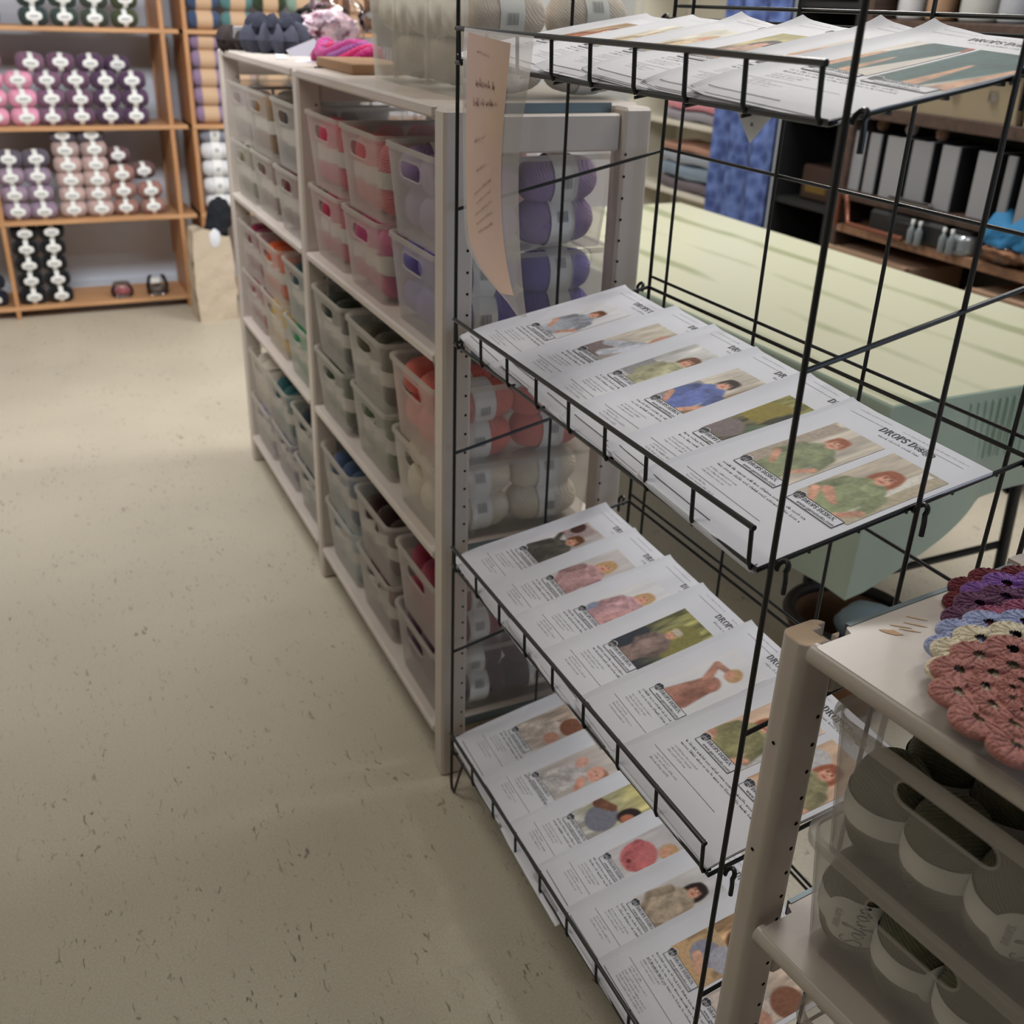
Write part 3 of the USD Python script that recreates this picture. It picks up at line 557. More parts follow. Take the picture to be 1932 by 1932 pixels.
def ball(kind, col, loc, rot=(0, 0, 0), label="", group=None, j=.0):
    k = (kind, tuple(col)); s = 1+rng.uniform(-.03, .03); sc = (s, s*(1+rng.uniform(-.02, .02)), s)
    if kind == "wall": sc = (s, s, s*.93)
    rot = np.array(rot, float)+rng.uniform(-1, 1, 3)*j
    if k in BALLS: return dup(BALLS[k], loc, rot, sc, label, group)
    BALLS[k] = make_ball(kind, col, label, loc, rot, sc, group); return BALLS[k]

# ------------------------------------------------------------------ storage boxes
def tub(W, D, Hh, taper=.012, t=.0018, rad=.022, hole=(.10, .028, .035), fl=.007, lip=.006):
    """open box: front at x=0 depth D (+x), width W along y centred, height Hh; handle slots in front and back"""
    def cs(w, d, r): return m3.CrossSection([[(-d/2+r, -w/2+r), (d/2-r, -w/2+r), (d/2-r, w/2-r), (-d/2+r, w/2-r)]]).offset(r, m3.JoinType.Round, circular_segments=20)
    top = cs(W, D, rad); sc = ((D-2*taper)/D, (W-2*taper)/W)
    outer = top.extrude(Hh, scale_top=sc).mirror((0, 0, 1)).translate((0, 0, Hh))
    t2 = cs(W-2*t, D-2*t, rad-t); inner = t2.extrude(Hh, scale_top=((D-2*taper-2*t)/(D-2*t), (W-2*taper-2*t)/(W-2*t))).mirror((0, 0, 1)).translate((0, 0, Hh+t))
    m = outer-inner
    hw, hh, hz = hole
    slot = m3.Manifold.batch_hull([m3.Manifold.cylinder(D*2, hh/2, hh/2, 20).rotate((0, 90, 0)).translate((-D, sy*(hw/2-hh/2), Hh-hz)) for sy in (-1, 1)])
    m = m-slot
    rim = (cs(W+fl, D+fl, rad+fl/2)-cs(W-2*t, D-2*t, rad-t)).extrude(.005).translate((0, 0, Hh-.004))+((cs(W+fl, D+fl, rad+fl/2)-cs(W+fl-.003, D+fl-.003, rad+fl/2-.0015)).extrude(lip).translate((0, 0, Hh-lip-.001)))
    rib = [bx(sx*(D/2-.075)-.004, sx*(D/2-.075)+.004, sy*(W/2-taper*.55)-.0012*(sy > 0), sy*(W/2-taper*.55)+.0012*(sy < 0)+.0012*sy, .012, Hh-.006) for sx in (-1, 1) for sy in (-1, 1)]
    fr = []
    ring = np.array([(0, sy*(hw/2-hh/2)+hh/2*math.cos(a), Hh-hz+hh/2*math.sin(a)) for sy, a0 in ((1, -PI/2), (-1, PI/2)) for a in np.linspace(a0, a0+PI, 9)])
    for sx in (-1, 1):
        r = ring.copy(); r[:, 0] = sx*(D/2-taper*hz/Hh+.0004); fr.append(tube(r, .0014, 5, True))
    sh = lambda q: mv(q, (D/2, 0, 0))
    return sh(m), sh(rim), [sh(q) for q in rib], [sh(q) for q in fr]
BOX = {}
def storage_box(kind, loc, label, rz=0, group=None):
    dims = {"small": (.242, .325, .152), "near": (.265, .325, .146), "near_deep": (.265, .325, .163)}[kind]; kw = dict(fl=.012, lip=.011, hole=(.104, .025, .031)) if kind != "small" else {}
    if kind in BOX: return dup(BOX[kind], loc, (0, 0, rz), (1, 1, 1), label, group)
    b, r, ribs, fr = tub(*dims, **kw); t = thing("storage_box", label, "storage box", loc, (0, 0, rz), (1, 1, 1), group)
    obj("tub", b, BOXP, t, 30); obj("rim", r, RIMP, t, 30)
    for q in ribs: obj("side_rib", q, RIMP, t)
    for q in fr: obj("handle_edge", q, RIMP, t, True)
    BOX[kind] = t; return t

# ------------------------------------------------------------------ white shelving with peg holes (far unit)
UL, UH, UD = .845, 1.24, .356
def post_mesh(x0, x1, y0, y1, z1, c=.004): return bx(x0, x1, y0, y1, 0, z1, c)
def holes(x, y, z0, z1, sgn, pitch=.034):
    n = int((z1-z0)/pitch); out = []
    for i in range(n+1):
        out.append(mv(lathe([(0, 0), (.0024, 0)], 9), (x, y, z0+i*pitch), rx=sgn*PI/2))
    return cat(out)
unit = thing("white_shelving_unit", "tall white painted two-bay shelving unit packed with clear yarn boxes", "shelving unit")
fr_y = [(0, .042), (UL, UL+.042), (2*UL-.022, 2*UL+.020)]
for y0, y1 in fr_y:
    for x0, x1 in ((0, .050), (UD-.050, UD)):
        obj("post", post_mesh(x0, x1, y0, y1, UH-.002, .005), WHITEWOOD, unit, 30)
        for yy, sg_ in ((y0-.0004, 1), (y1+.0004, -1)):
            obj("peg_holes", holes(x0+(.040 if x0 == 0 else .005), yy, .08, 1.20, sg_), HOLE, unit, kind="stuff")
    for z0, z1 in ((1.172, 1.228), (.03, .075)):
        obj("end_rail", bx(.050, UD-.050, y0+.012, y1-.012, z0, z1, .003), WHITEWOOD, unit, 30)
SZ = [.094, .487, .857, 1.241]
for i in range(2):
    a, b = fr_y[i][1]+.001, fr_y[i+1][0]-.001
    for z in SZ:
        top = z > 1.2
        obj("shelf_board", bx(-.001 if not top else -.002, UD, a-(.040 if top else 0), b+(.020 if top else 0), z-.018, z, .004) if not top else bx(-.002, UD, a, b, z-.020, z, .004), WHITEWOOD, unit, 30)
        obj("metal_edge", bx(.052, UD-.052, a-.0008, a+.003, z-.017, z+.0006), plain("galvanised_metal", (104, 116, 120), .4, .5, .5), unit)
    obj("back_brace", tube([(UD+.002, a, .25), (UD+.002, b, 1.05)], .006, 6), plain("steel_brace", (150, 150, 150), .4, .5, .8), unit, True)

C = lambda *a: a
NEAR = {  # compartment: [(upper colour, name), (lower colour, name)] for far, middle, near column
 "top": [((214, 72, 104), "crimson pink", (186, 40, 80), "deep crimson"), ((222, 122, 130), "coral pink", (200, 92, 138), "magenta pink"), ((164, 140, 186), "mauve", (122, 112, 190), "purple-blue")],
 "middle": [((54, 60, 50), "dark olive", (52, 68, 44), "bottle green"), ((98, 92, 78), "khaki grey", (104, 116, 90), "sage green"), ((236, 128, 116), "salmon coral", (240, 228, 208), "cream")],
 "bottom": [((72, 92, 126), "denim blue", (150, 172, 182), "pale blue"), ((58, 36, 33), "dark brown", (92, 38, 48), "burgundy"), ((150, 50, 76), "raspberry", (88, 50, 78), "dark plum")]}
FARB = {
 "top": [((168, 152, 156), "lilac grey", (108, 106, 76), "olive"), ((128, 86, 30), "mustard brown", (112, 72, 70), "rust brown"), ((60, 40, 44), "dark chocolate", (98, 32, 42), "wine red")],
 "middle": [((140, 42, 76), "wine pink", (150, 30, 56), "crimson red"), ((214, 92, 46), "orange", (224, 186, 96), "yellow"), ((28, 72, 82), "dark teal", (40, 142, 88), "bright green")],
 "bottom": [((222, 214, 200), "ivory", (152, 144, 168), "pale lilac"), ((42, 94, 100), "teal", (50, 60, 116), "navy"), ((44, 54, 60), "slate", (62, 86, 96), "petrol blue")]}
SB = {"top": (.857, .153), "middle": (.487, .148), "bottom": (.094, .148)}
COLN = ["far", "middle", "near"]
def fill_box(x, yc, z, col, kind, nm, where, rows):
    lab = lambda p: (f"{nm} yarn ball, {p}, {where}", f"{nm} yarn {p}, {where}")
    if kind == "upright":
        for dy, p in ((.072, "front left"), (0, "front middle"), (-.072, "front right")): ball("upright", col, (x+.052+rng.uniform(-.003, .003), yc+dy, z+.0705), (0, 0, rng.uniform(0, 360)), *lab(p))
        for dx, dy in ([(.126, -.074), (.200, -.074), (.274, -.074)] if rows > 1 else [(.126, -.074)]): ball("upright", col, (x+dx, yc+dy+rng.uniform(-.002, .002), z+.0705), (0, 0, rng.uniform(0, 360)), *lab("side row"))
    else:
        for lay, ln in ((0, "lower"), (1, "upper")):
            for dx, dy, p in ((.092, -.072, "end left"), (.236, -.072, "end right"), (.092, .006, "second in"), (.092, .083, "third in")):
                ball("lying", col, (x+dx+rng.uniform(-.006, .006), yc+dy, z+.040+.066*lay), (rng.uniform(-14, 30), rng.uniform(-3, 3), rng.uniform(-4, 4)), *lab(f"{ln} {p}"))
for bay, (DD, ybase) in {"near": (NEAR, 0), "far": (FARB, UL)}.items():
    for comp, cols in DD.items():
        z0, hh = SB[comp]
        for ci, (cu, nu_, cl, nl_) in enumerate(cols):
            yc = ybase+[.712, .447, .172][ci]-.022*(bay == "far")*(ci == 0)
            for up, col, nm in ((0, cl, nl_), (1, cu, nu_)):
                x = .006+rng.uniform(-.003, .004); z = z0+up*(hh-.0015)+.001; lev = "upper" if up else "lower"
                storage_box("small", (x, yc+rng.uniform(-.004, .004), z), f"clear box of {nm} yarn, {lev} box, {COLN[ci]} column, {bay} bay {comp} compartment")
                kd = "lying" if ci == 2 and bay == "near" else "upright"
                fill_box(x, yc, z+.003, col, kd, nm, f"{lev} {COLN[ci]} box, {bay} bay {comp}", 2 if bay == "near" else 1)
# stacking box on top, with cream yarn
bb, rb, ribs, frs = tub(.50, .33, .26, .010, .0022, .03, (.12, .03, .04))
t = thing("storage_box", "large cloudy plastic box of cream yarn standing on top of the white shelving", "storage box", (.066, .332, UH+.002))
obj("tub", bb, BIGP, t, 30); obj("rim", rb, RIMP, t, 30)
for y in (-.235, -.08, .08): obj("corner_rib", mv(bx(.004, .012, y-.004, y+.004, .01, .25), (-.003, 0, 0)), RIMP, t)
CREAM = (216, 202, 188)
for lay in range(2):
    for dx, row, dys in ((.085, "front", (-.195, -.035, .125) if lay == 0 else (-.195, -.115, -.035, .045, .125, .200)), (.232, "rear", (-.195,))):
        for q, dy in enumerate(dys):
            ball("lying", CREAM, (.068+dx, .332+dy, UH+.048+.072*lay), (rng.uniform(-10, 40), 0, rng.uniform(-4, 4)), f"cream yarn ball in cloudy top box, {['lower', 'upper'][lay]} {row} row, {ORD[q]} from near end", f"cream yarn {lay} {row} {q}")
# ------------------------------------------------------------------ near white unit, turned a little
NB = (.001, -.892, 0); NYAW = .105
unitB = thing("white_shelving_unit", "low white painted shelving unit in the near right corner carrying crocheted doilies", "shelving unit", NB, (0, 0, math.degrees(NYAW)))
def nb(x, y, z): return (NB[0]+x*math.cos(NYAW)-y*math.sin(NYAW), NB[1]+x*math.sin(NYAW)+y*math.cos(NYAW), z)
def to_m(poly, z0, z1): return extr(poly, z1-z0)[0]+[0, 0, z0], extr(poly, z1-z0)[1]
rp = lambda x0, x1, y0, y1, r: sbox(x0+r, y0+r, x1-r, y1-r).buffer(r, 6)
for ya, yb0 in ((0, .034), (-.905, -.871)):
    for xa, xb in ((0, .050), (.306, .356)):
        yb = yb0-.014*(xa > 0); pr = rp(xa, xb, ya, yb, .011)
        body = cat([to_m(pr, 0, .845)]); notch = sbox(xa+.028, ya-.01, xa+.040, ya+.019).union(sbox(xa+.040, ya+.006, xb+.01, ya+.024)) if xa == 0 else sbox(xa-.01, ya+.006, xa+.02, ya+.024)
        obj("post", cat([body, to_m(pr.difference(notch), .845, .860)]), WHITEWOOD, unitB, 35)
        if xa == 0 and ya == 0: obj("post_end_grain", to_m(pr.difference(notch).buffer(-.001), .860, .8604), WOODEND, unitB)
        obj("peg_holes", holes(xa+.036, ya-.0004, .056, .79, 1), HOLE, unitB, kind="stuff"); 
    for z0, z1 in ((.790, .842), (.40, .44), (.03, .07)): obj("end_rail", bx(.05, .306, ya+.002, ya+.018, z0, z1, .003), WHITEWOOD, unitB, 30)
obj("screw_mark", mv(lathe([(0, 0), (.0022, 0)], 7), (-.0004, .017, .74), ry=-PI/2), HOLE, unitB)
obj("screw_mark", mv(lathe([(0, 0), (.0022, 0)], 7), (-.0004, .019, .60), ry=-PI/2), HOLE, unitB)
GALV = MATS["galvanised_metal"]
for z, x0 in ((.868, .000), (.512, .000), (.10, .000)):
    P = Polygon([(x0, -.010), (.046, -.010), (.050, .0), (.306, .0), (.310, -.010), (.356, -.010), (.356, -.860), (x0, -.860)])
    m = mv((P and extr(P.buffer(-.004).buffer(.004, 6), .020)), (0, 0, z-.020))
    lipr = tube([(x0+.004, -.006, z-.010), (x0+.004, -.862, z-.010)], .0102, 14)
    obj("shelf_board", cat([mv(m, (0, 0, 0))]), WHITEWOOD, unitB, 30); obj("rounded_lip", lipr, WHITEWOOD, unitB, 40)
    obj("metal_edge", bx(.054, .302, -.001, .0045, z-.020, z+.0008), GALV, unitB)
sc_m = plain("scuffed_wood", (196, 158, 118), .7)
def scuff(x, y, l, w, a):
    return mv(extr(Polygon([(l*t_, w*(1-abs(2*t_-1))*k_) for t_, k_ in [(0, 0), (.2, 1), (.4, .7), (.6, 1.1), (.8, .8), (1, 0), (.7, -1), (.45, -.6), (.2, -1)]]), .0003), (x, y, .8682), rz=a)
obj("scuff", scuff(.074, -.018, .022, .006, -.9), sc_m, unitB); obj("scuff", scuff(.105, -.020, .022, .0016, -.9), sc_m, unitB); obj("scuff", scuff(.092, -.026, .02, .0016, -.8), sc_m, unitB)
obj("scuff", scuff(.090, -.017, .02, .0015, -.8), sc_m, unitB); obj("scuff", scuff(.116, -.014, .02, .0013, -.9), sc_m, unitB)
# yarn balls with wound strands and script label
SAGE = (104, 104, 82); DSAGE = (64, 62, 46)
def strand_ball(label, loc, rot, group, col=SAGE):
    t = thing("yarn_ball", label, "yarn ball", loc, rot, (1, 1, 1), group); R, L = .0365, .112; S0 = ball_surface(R, L, 3.2, 2.2, lump=.03)
    def S(u, v):
        P = S0(u, v); n = P*[.35, 1, 1]; n /= np.linalg.norm(n, axis=1, keepdims=True); a = u*2*PI
        q = np.sin(7*a+.4*np.sin(v*9)) > 0; ph = np.where(q, 68*v+9*a, 68*v-9*a+1.3); return P+n*(.0011*np.abs(np.sin(ph*PI/2)))[:, None]
    up = lambda m: mv(m, ry=-PI/2)
    obj("yarn", up(grid(S, 150, 130, True)), yarn(col), t, True)
    lb_ = obj("label_band", up(band_mesh(R, L, 3.2, 2.2, .027, .013, PI, .0030, 60, lump=.03, lab=(.30, .55))), LABELW, t, True)
    # script lettering, reading up the ball
    w = [[(0.46, .86), (.34, 1.0), (.14, .92), (.12, .70), (.34, .52), (.40, .26), (.22, .02), (.0, .14)], [(.86, .42), (.72, .5), (.58, .3), (.62, .08), (.76, .06), (.88, .42), (.88, .06), (.98, .1)],
         [(.98, .1), (1.12, .4), (1.26, .9), (1.18, 1.02), (1.10, .8), (1.08, -.34), (1.18, -.3), (1.2, .12), (1.34, .2)], [(1.4, .42), (1.42, .06), (1.44, .3), (1.58, .46), (1.66, .4)],
         [(2.0, .42), (1.86, .5), (1.74, .3), (1.78, .08), (1.92, .06), (2.02, .42), (2.02, .06), (2.12, .1)], [(2.18, .42), (2.2, .06), (2.22, .3), (2.36, .46), (2.46, .3), (2.48, .06), (2.58, .12)]]
    def wrap(m, off):
        v = m[0]; x = v[:, 0]; yv = v[:, 1]     # x along the ball, y around it
        a = PI-yv/R; P = S0(a/(2*PI), np.arccos(np.clip(-2*x/L, -1, 1))/PI); n = P*[0, 1, 1]; n /= np.linalg.norm(n, axis=1, keepdims=True); return up((P+n*off, m[1]))
    sc = .0205
    tx = stroke_text([np.array(CubicSpline(np.arange(len(p)), np.array(p))(np.linspace(0, len(p)-1, len(p)*5))) for p in w], .028)
    obj("label_print", wrap((tx[0]*sc+[-.027, -.006, 0], tx[1]), .0036), INK, lb_)
    dt = serif_text("DROPS", .0062); obj("label_print", wrap((dt[0]+[-.012, .018, 0], dt[1]), .0036), GREYINK, lb_)
    gk = greek(-.010, .012, -.020, .0035, rng); obj("label_print", wrap(gk, .0036), GREYINK, lb_)
    return t
XB = .018
for lev, zb, kb in (("lower", .514, "near"), ("upper", .640, "near_deep")):
    storage_box(kb, nb(XB, -.159, zb), f"clear handled box of sage green yarn, {lev} of the stacked pair in the near unit", math.degrees(NYAW))
    storage_box(kb, nb(XB, -.440, zb), f"clear handled box of sage yarn, {lev} box nearest the right picture edge", math.degrees(NYAW))
SP = None
def sball(x, y, z, rz, label, group, tilt=(0, 0)):
    global SP
    loc = nb(x, y, z); rot = (tilt[0], tilt[1], rz+math.degrees(NYAW))
    if SP is None: SP = strand_ball(label, loc, rot, group)
    else: dup(SP, loc, rot, (1, 1, 1), label, group)
for lev, zb in (("lower", .514), ("upper", .643)):
    front = [(.052, -.073, 20), (.050, -.142, 100), (.052, -.211, -30)] if lev == "upper" else [(.052, -.068, -48), (.050, -.140, 8), (.052, -.210, 40)]
    for n_, (dx, y, rz) in zip(("far end", "middle", "near end"), front):
        sball(XB+dx, y, zb+.060, rz, f"sage green yarn ball in the {lev} near box, front row, {n_}", f"sage yarn, front of {lev} near box", (rng.uniform(-4, 4), rng.uniform(-3, 3)))
    for n_, (dx, y, rz) in zip(("second row far end", "second row middle", "second row near end", "third row far end", "third row near end"), ((.128, -.075, 60), (.130, -.148, 10), (.128, -.220, 80), (.205, -.08, 0), (.205, -.155, 40))):
        sball(XB+dx, y, zb+.060+.012*(lev == "upper"), rz, f"sage green yarn ball in the {lev} near box, {n_}", f"sage yarn, {n_} of {lev} near box", (rng.uniform(-4, 4), rng.uniform(-3, 3)))
    for n_, (dx, y, rz) in zip(("left", "right"), ((.052, -.355, -10), (.052, -.43, 30))):
        sball(XB+dx, y, zb+.060, rz, f"sage green yarn ball, {n_} one in the {lev} box at the right picture edge", f"sage yarn in the {lev} right edge box")
storage_box("near", nb(XB+.03, -.17, .10+.002), "clear box of brown yarn on the bottom shelf of the near unit", math.degrees(NYAW))
for dy in (-.10, -.18): ball("lying", (104, 78, 66), nb(XB+.13, dy, .105+.04), (0, 0, 6), "brown yarn ball in the box on the near unit's bottom shelf", "brown yarn in the bottom box")
storage_box("near", nb(XB+.03, -.17, .10+.147), "clear box stacked above the brown yarn box low in the near unit", math.degrees(NYAW))
for dy in (-.10, -.18): ball("lying", (104, 78, 66), nb(XB+.13, dy, .105+.04+.147), (0, 0, 6), "brown yarn ball in the raised box under the near unit's middle shelf", "brown yarn in the raised low box")

# ------------------------------------------------------------------ crocheted doilies
def doily(R=.100, seed=0):
    """rounds of fan stitches: each fan spreads outwards from a small hole, the last round makes the scalloped edge"""
    nt, nr = 560, 110; th = np.arange(nt)*2*PI/nt; rings = ((.20, 10, .10), (.36, 14, .115), (.55, 14, .15), (.77, 14, .205))
    N = 14; r0, rs = .77, .215; dl = (th*N/(2*PI)+.5) % 1-.5; dl = dl*2*PI/N
    edge = r0*np.cos(dl)+np.sqrt(np.maximum(rs**2-(r0*np.sin(dl))**2, .002)); edge /= edge.max()
    T, F = np.meshgrid(th, np.linspace(.16, 1, nr), indexing="ij"); Rr = F*(edge[:, None]**np.clip((F-.5)*2, 0, 1)); z = np.full(T.shape, .0012); hole = np.zeros(T.shape, bool)
    for j, (rc, n, sz) in enumerate(rings):
        d = ((T*n/(2*PI)+.5+.5*(j % 2 == 0)) % 1-.5)*2*PI/n; dx, dy = Rr*np.cos(d)-rc, Rr*np.sin(d); q = np.hypot(dx, dy); ph = np.arctan2(dy, dx); inside = q < sz*1.06
        k = np.clip(1-q/(sz*1.06), 0, 1); h = .0011+.0030*np.sqrt(np.abs(np.sin(6.5*ph)))*np.minimum(1, k*4)*(np.abs(ph) < 2.2)+.0016*((q > sz*.86) & inside)*np.abs(np.sin(13*ph))
        z = np.where(inside & (dx > -sz*.45), np.maximum(h, .0012), z)
        hs = .024 if j < 2 else .042; hole |= ((dx/hs)**2+(dy/(hs*1.25))**2 < 1)
    z = z+.0012*(np.abs(Rr-.165) < .03)*np.abs(np.sin(24*T))+.0006*meshkit.noise(np.stack([Rr*np.cos(T)*42, Rr*np.sin(T)*42, 0*T], -1), seed)
    wave = .0010*np.sin(3*T+seed)*Rr**2; fade = np.clip((1-F)/.02, 0, 1)
    top = np.stack([Rr*R*np.cos(T), Rr*R*np.sin(T), z*(.45+.55*fade)+wave+.0020], -1); bot = top.copy(); bot[..., 2] = wave
    V = np.vstack([top.reshape(-1, 3), bot.reshape(-1, 3)]); n = nt*nr
    i, j = np.meshgrid(np.arange(nt), np.arange(nr-1), indexing="ij"); i2 = (i+1) % nt
    keep = ~(hole[i, j] | hole[i2, j] | hole[i, j+1] | hole[i2, j+1])
    a, b, c, d = (i*nr+j)[keep], (i2*nr+j)[keep], (i2*nr+j+1)[keep], (i*nr+j+1)[keep]
    Ft = np.vstack([np.stack([a, c, b], 1), np.stack([a, d, c], 1)]); e = np.arange(nt); e2 = (e+1) % nt; o = e*nr+nr-1; o2 = e2*nr+nr-1
    return V, np.vstack([Ft, np.stack([o, o+n, o2+n], 1), np.stack([o, o2+n, o2], 1)])
def wool(key, col):
    c = lin(col)
    return mat(key, {"tc": TC, "v": ("voronoi_texture", {"scale": 420.0}), "b": ("bump", {"distance": .0012, "strength": .8, "invert": True}), "n": ("noise_texture", {"scale": 120.0, "detail": 2.0}),
        "r": ("rgb_ramp", {"ramp": [(.3, tuple(c*.82)), (.7, tuple(np.minimum(.95, c*1.12)))]}), "p": ("principled_bsdf", {"roughness": .95, "specular_ior_level": .12, "sheen_weight": .2})},
        [("tc.object", "v.vector"), ("v.distance", "b.height"), ("b.normal", "p.normal"), ("tc.object", "n.vector"), ("n.fac", "r.fac"), ("r.color", "p.base_color")])
DM = doily()
def put_doily(x, y, z, rot, key, col, label, centre=None):
    t = thing("crocheted_doily", label, "doily", (x, y, z), rot)
    obj("crochet_round", DM, wool(key, col), t, True)
    ms = lathe([(0, .0052), (.010, .0058), (.0155, .0050), (.0175, .0022)], 24); obj("centre", ms, wool(key+"_centre", centre or col), t, True)
put_doily(.245, -.954, .8690, (0, 0, 10), "maroon_wool", (112, 44, 54), "maroon crocheted doily, farthest back of the doilies on the near unit")
put_doily(.238, -.973, .8735, (0, 0, 33), "violet_wool", (136, 92, 164), "bright violet crocheted doily lying on the maroon doily")
put_doily(.198, -.995, .8780, (0, 0, 51), "plum_wool", (100, 60, 88), "dark plum crocheted doily below the rosy purple doily")
put_doily(.182, -1.026, .8825, (0, 0, 20), "rosy_wool", (150, 80, 108), "rosy purple crocheted doily behind the pale blue doily")
put_doily(.137, -1.033, .8870, (0, 0, 3), "blue_wool", (160, 168, 204), "pale blue crocheted doily under the cream doily")
put_doily(.114, -1.055, .8915, (0, 0, 12), "cream_wool", (224, 212, 186), "cream crocheted doily between the blue and dusty rose doilies")
put_doily(.092, -1.078, .8960, (0, 0, 17), "rose_wool", (176, 120, 112), "dusty rose crocheted doily with blue centre, nearest on top of the pile", (120, 148, 208))

# ------------------------------------------------------------------ wooden shelving on the far wall
FY, FX0, FD = 3.645, -.635, .30
SZF = [.056, .436, .831, 1.226, 1.62]
def wood_unit(label, ups, x0, x1):
    t = thing("wooden_shelving_unit", label, "shelving unit")
    for u in ups:
        obj("upright", bx(FX0+u, FX0+u+.020, FY, FY+FD, 0, 1.9, .002), PINEV, t)
    for z in SZF: obj("shelf_board", bx(FX0+x0, FX0+x1, FY-.002, FY+FD, z-.018, z, .002), PINE, t)
    for u in ups[1:2]: obj("cross_batten", bx(FX0+u-.006, FX0+u+.03, FY+FD, FY+FD+.02, .2, 1.8), PINEV, t)
    return t
wood_unit("pine shelving unit on the far wall filled with pastel and dark yarn, left one", [-.012, .754], -1.30, .834)
wood_unit("pine shelving unit on the far wall with tan-banded yarn, right one partly hidden", [.853, 1.560], .853, 2.3)
PINKY, PLUM, PLUM2, DPUR = (230, 158, 186), (128, 92, 118), (112, 78, 104), (88, 62, 92)
LAV, LAV2, DGREY, BEIGEP, ROSEB, DROSE = (160, 138, 158), (150, 130, 152), (100, 92, 108), (196, 168, 164), (158, 116, 108), (112, 82, 84)
TEAL, TEALD, GGRN, OLV = (86, 128, 140), (52, 68, 68), (66, 76, 64), (70, 78, 52)
BLK = (16, 17, 22)
def col_of_balls(x, zb, cols, cellname, names, step=.074, xj=.004, yy=.062, lv=0):
    STK[cellname] = STK.get(cellname, -1)+1
    for i, c in enumerate(cols):
        nm = names[i] if isinstance(names, (list, tuple)) else names
        ball("wall", c, (FX0+x+rng.uniform(-xj, xj), FY+yy+rng.uniform(-.004, .006), zb+.037+step*i), (rng.uniform(-4, 4), rng.uniform(-4, 4), rng.uniform(-5, 5)),
             f"{nm} yarn ball, {LEVEL[i]} in {ORD[STK[cellname]]} stack from left, {cellname}" if lv == 0 else f"{nm} yarn ball, {ORD[STK[cellname]]} from left, {cellname}", f"{nm} yarn, {cellname}")
cell = "third pine shelf up"
col_of_balls(.045, .831, [PINKY]*3+[PLUM], cell, ["pale pink"]*3+["mauve"]); col_of_balls(.162, .831, [PINKY]*3, cell, "rose pink")
for x, cc in ((.273, PLUM), (.390, PLUM2), (.507, DPUR), (.622, DPUR)): col_of_balls(x, .831, [cc]*3, cell, "plum" if cc in (PLUM, PLUM2) else "dark purple")
for x, cc, nm in ((.215, PLUM, "plum"), (.335, PLUM2, "plum"), (.455, DPUR, "dark purple")): col_of_balls(x, .831+.218, [cc], "topmost row of the third pine shelf up", nm, lv=1)
col_of_balls(.575, .831+.205, [DPUR], "set back on top of the third shelf's stacks", "dark purple", yy=.16, lv=1)
cell = "second pine shelf up"
col_of_balls(-.045, .436, [LAV]*3+[DGREY], cell, ["lavender"]*3+["slate grey"])
for x, cc in ((.064, LAV), (.174, LAV2)): col_of_balls(x, .436, [cc]*3+[DGREY], cell, ["lavender"]*3+["slate grey"])
for x in (.302, .418): col_of_balls(x, .436, [BEIGEP]*4+[(178, 152, 150)]+[DGREY]*(x > .3), cell, ["beige pink"]*5+["slate grey"], step=.064)
col_of_balls(.528, .436, [ROSEB]*3, cell, "brown rose"); col_of_balls(.645, .436, [ROSEB]*2, cell, "brown rose")
for x in (.520, .630): col_of_balls(x, .436+.15+.07*(x < .6), [DROSE], "set back behind the brown rose stacks", "dusky brown", yy=.13, lv=1)
cell = "bottom pine shelf"
for x in (.075, .188): col_of_balls(x, .056, [BLK]*5, cell, "black", step=.072)
for x in (-.20, -.09): col_of_balls(x, .056, [(26, 30, 48)]*2, "bottom shelf beyond the left upright", "navy")
cell = "top visible pine shelf"
col_of_balls(-.045, 1.226, [TEAL]*3, cell, "blue teal")
for x, c, nm in ((.07, TEAL, "blue teal"), (.255, TEALD, "dark green grey"), (.38, (58, 74, 70), "dark green grey"), (.50, GGRN, "grey green"), (.625, OLV, "olive green")): col_of_balls(x, 1.226, [c]*3, cell, nm)
def kraft(x, zb, c, n, nm, cell, step=.078, kind="kraft", y=.06, band="tan"):
    STK[cell] = STK.get(cell, -1)+1
    for i in range(n): ball(kind, c, (FX0+x, FY+y+rng.uniform(-.004, .004), zb+.040+step*i), (rng.uniform(0, 20), 0, rng.uniform(-3, 3)), f"{nm} {band}-banded yarn ball, {LEVEL[i+0]} in {ORD[STK[cell]]} stack, {cell}", f"{nm} yarn, {cell}")
cell = "upper shelf of right pine unit"
for x, c, nm in ((.955, (66, 84, 118), "navy blue"), (1.105, (92, 136, 136), "teal"), (1.255, (52, 66, 44), "forest green"), (1.405, (146, 172, 156), "mint green")): kraft(x, 1.226, c, 4, nm, cell)
kraft(1.66, 1.226, (106, 74, 54), 4, "brown", cell); kraft(1.80, 1.226, (96, 66, 50), 4, "brown", cell)
cell = "third shelf of right pine unit"
for x, c, nm in ((.950, (152, 128, 160), "lilac"), (1.10, (170, 148, 140), "beige lilac"), (1.25, (188, 164, 140), "sand"), (1.40, (180, 152, 130), "tan")): kraft(x, .831, c, 5, nm, cell)
cell = "second shelf of right pine unit"
for x in (.955, 1.10, 1.25): kraft(x, .436, (226, 226, 230), 4, "white", cell, kind="lying", band="white")
kraft(.955, .436+.312, (150, 152, 170), 1, "grey", "on the white yarn, right pine unit", kind="lying", band="white")
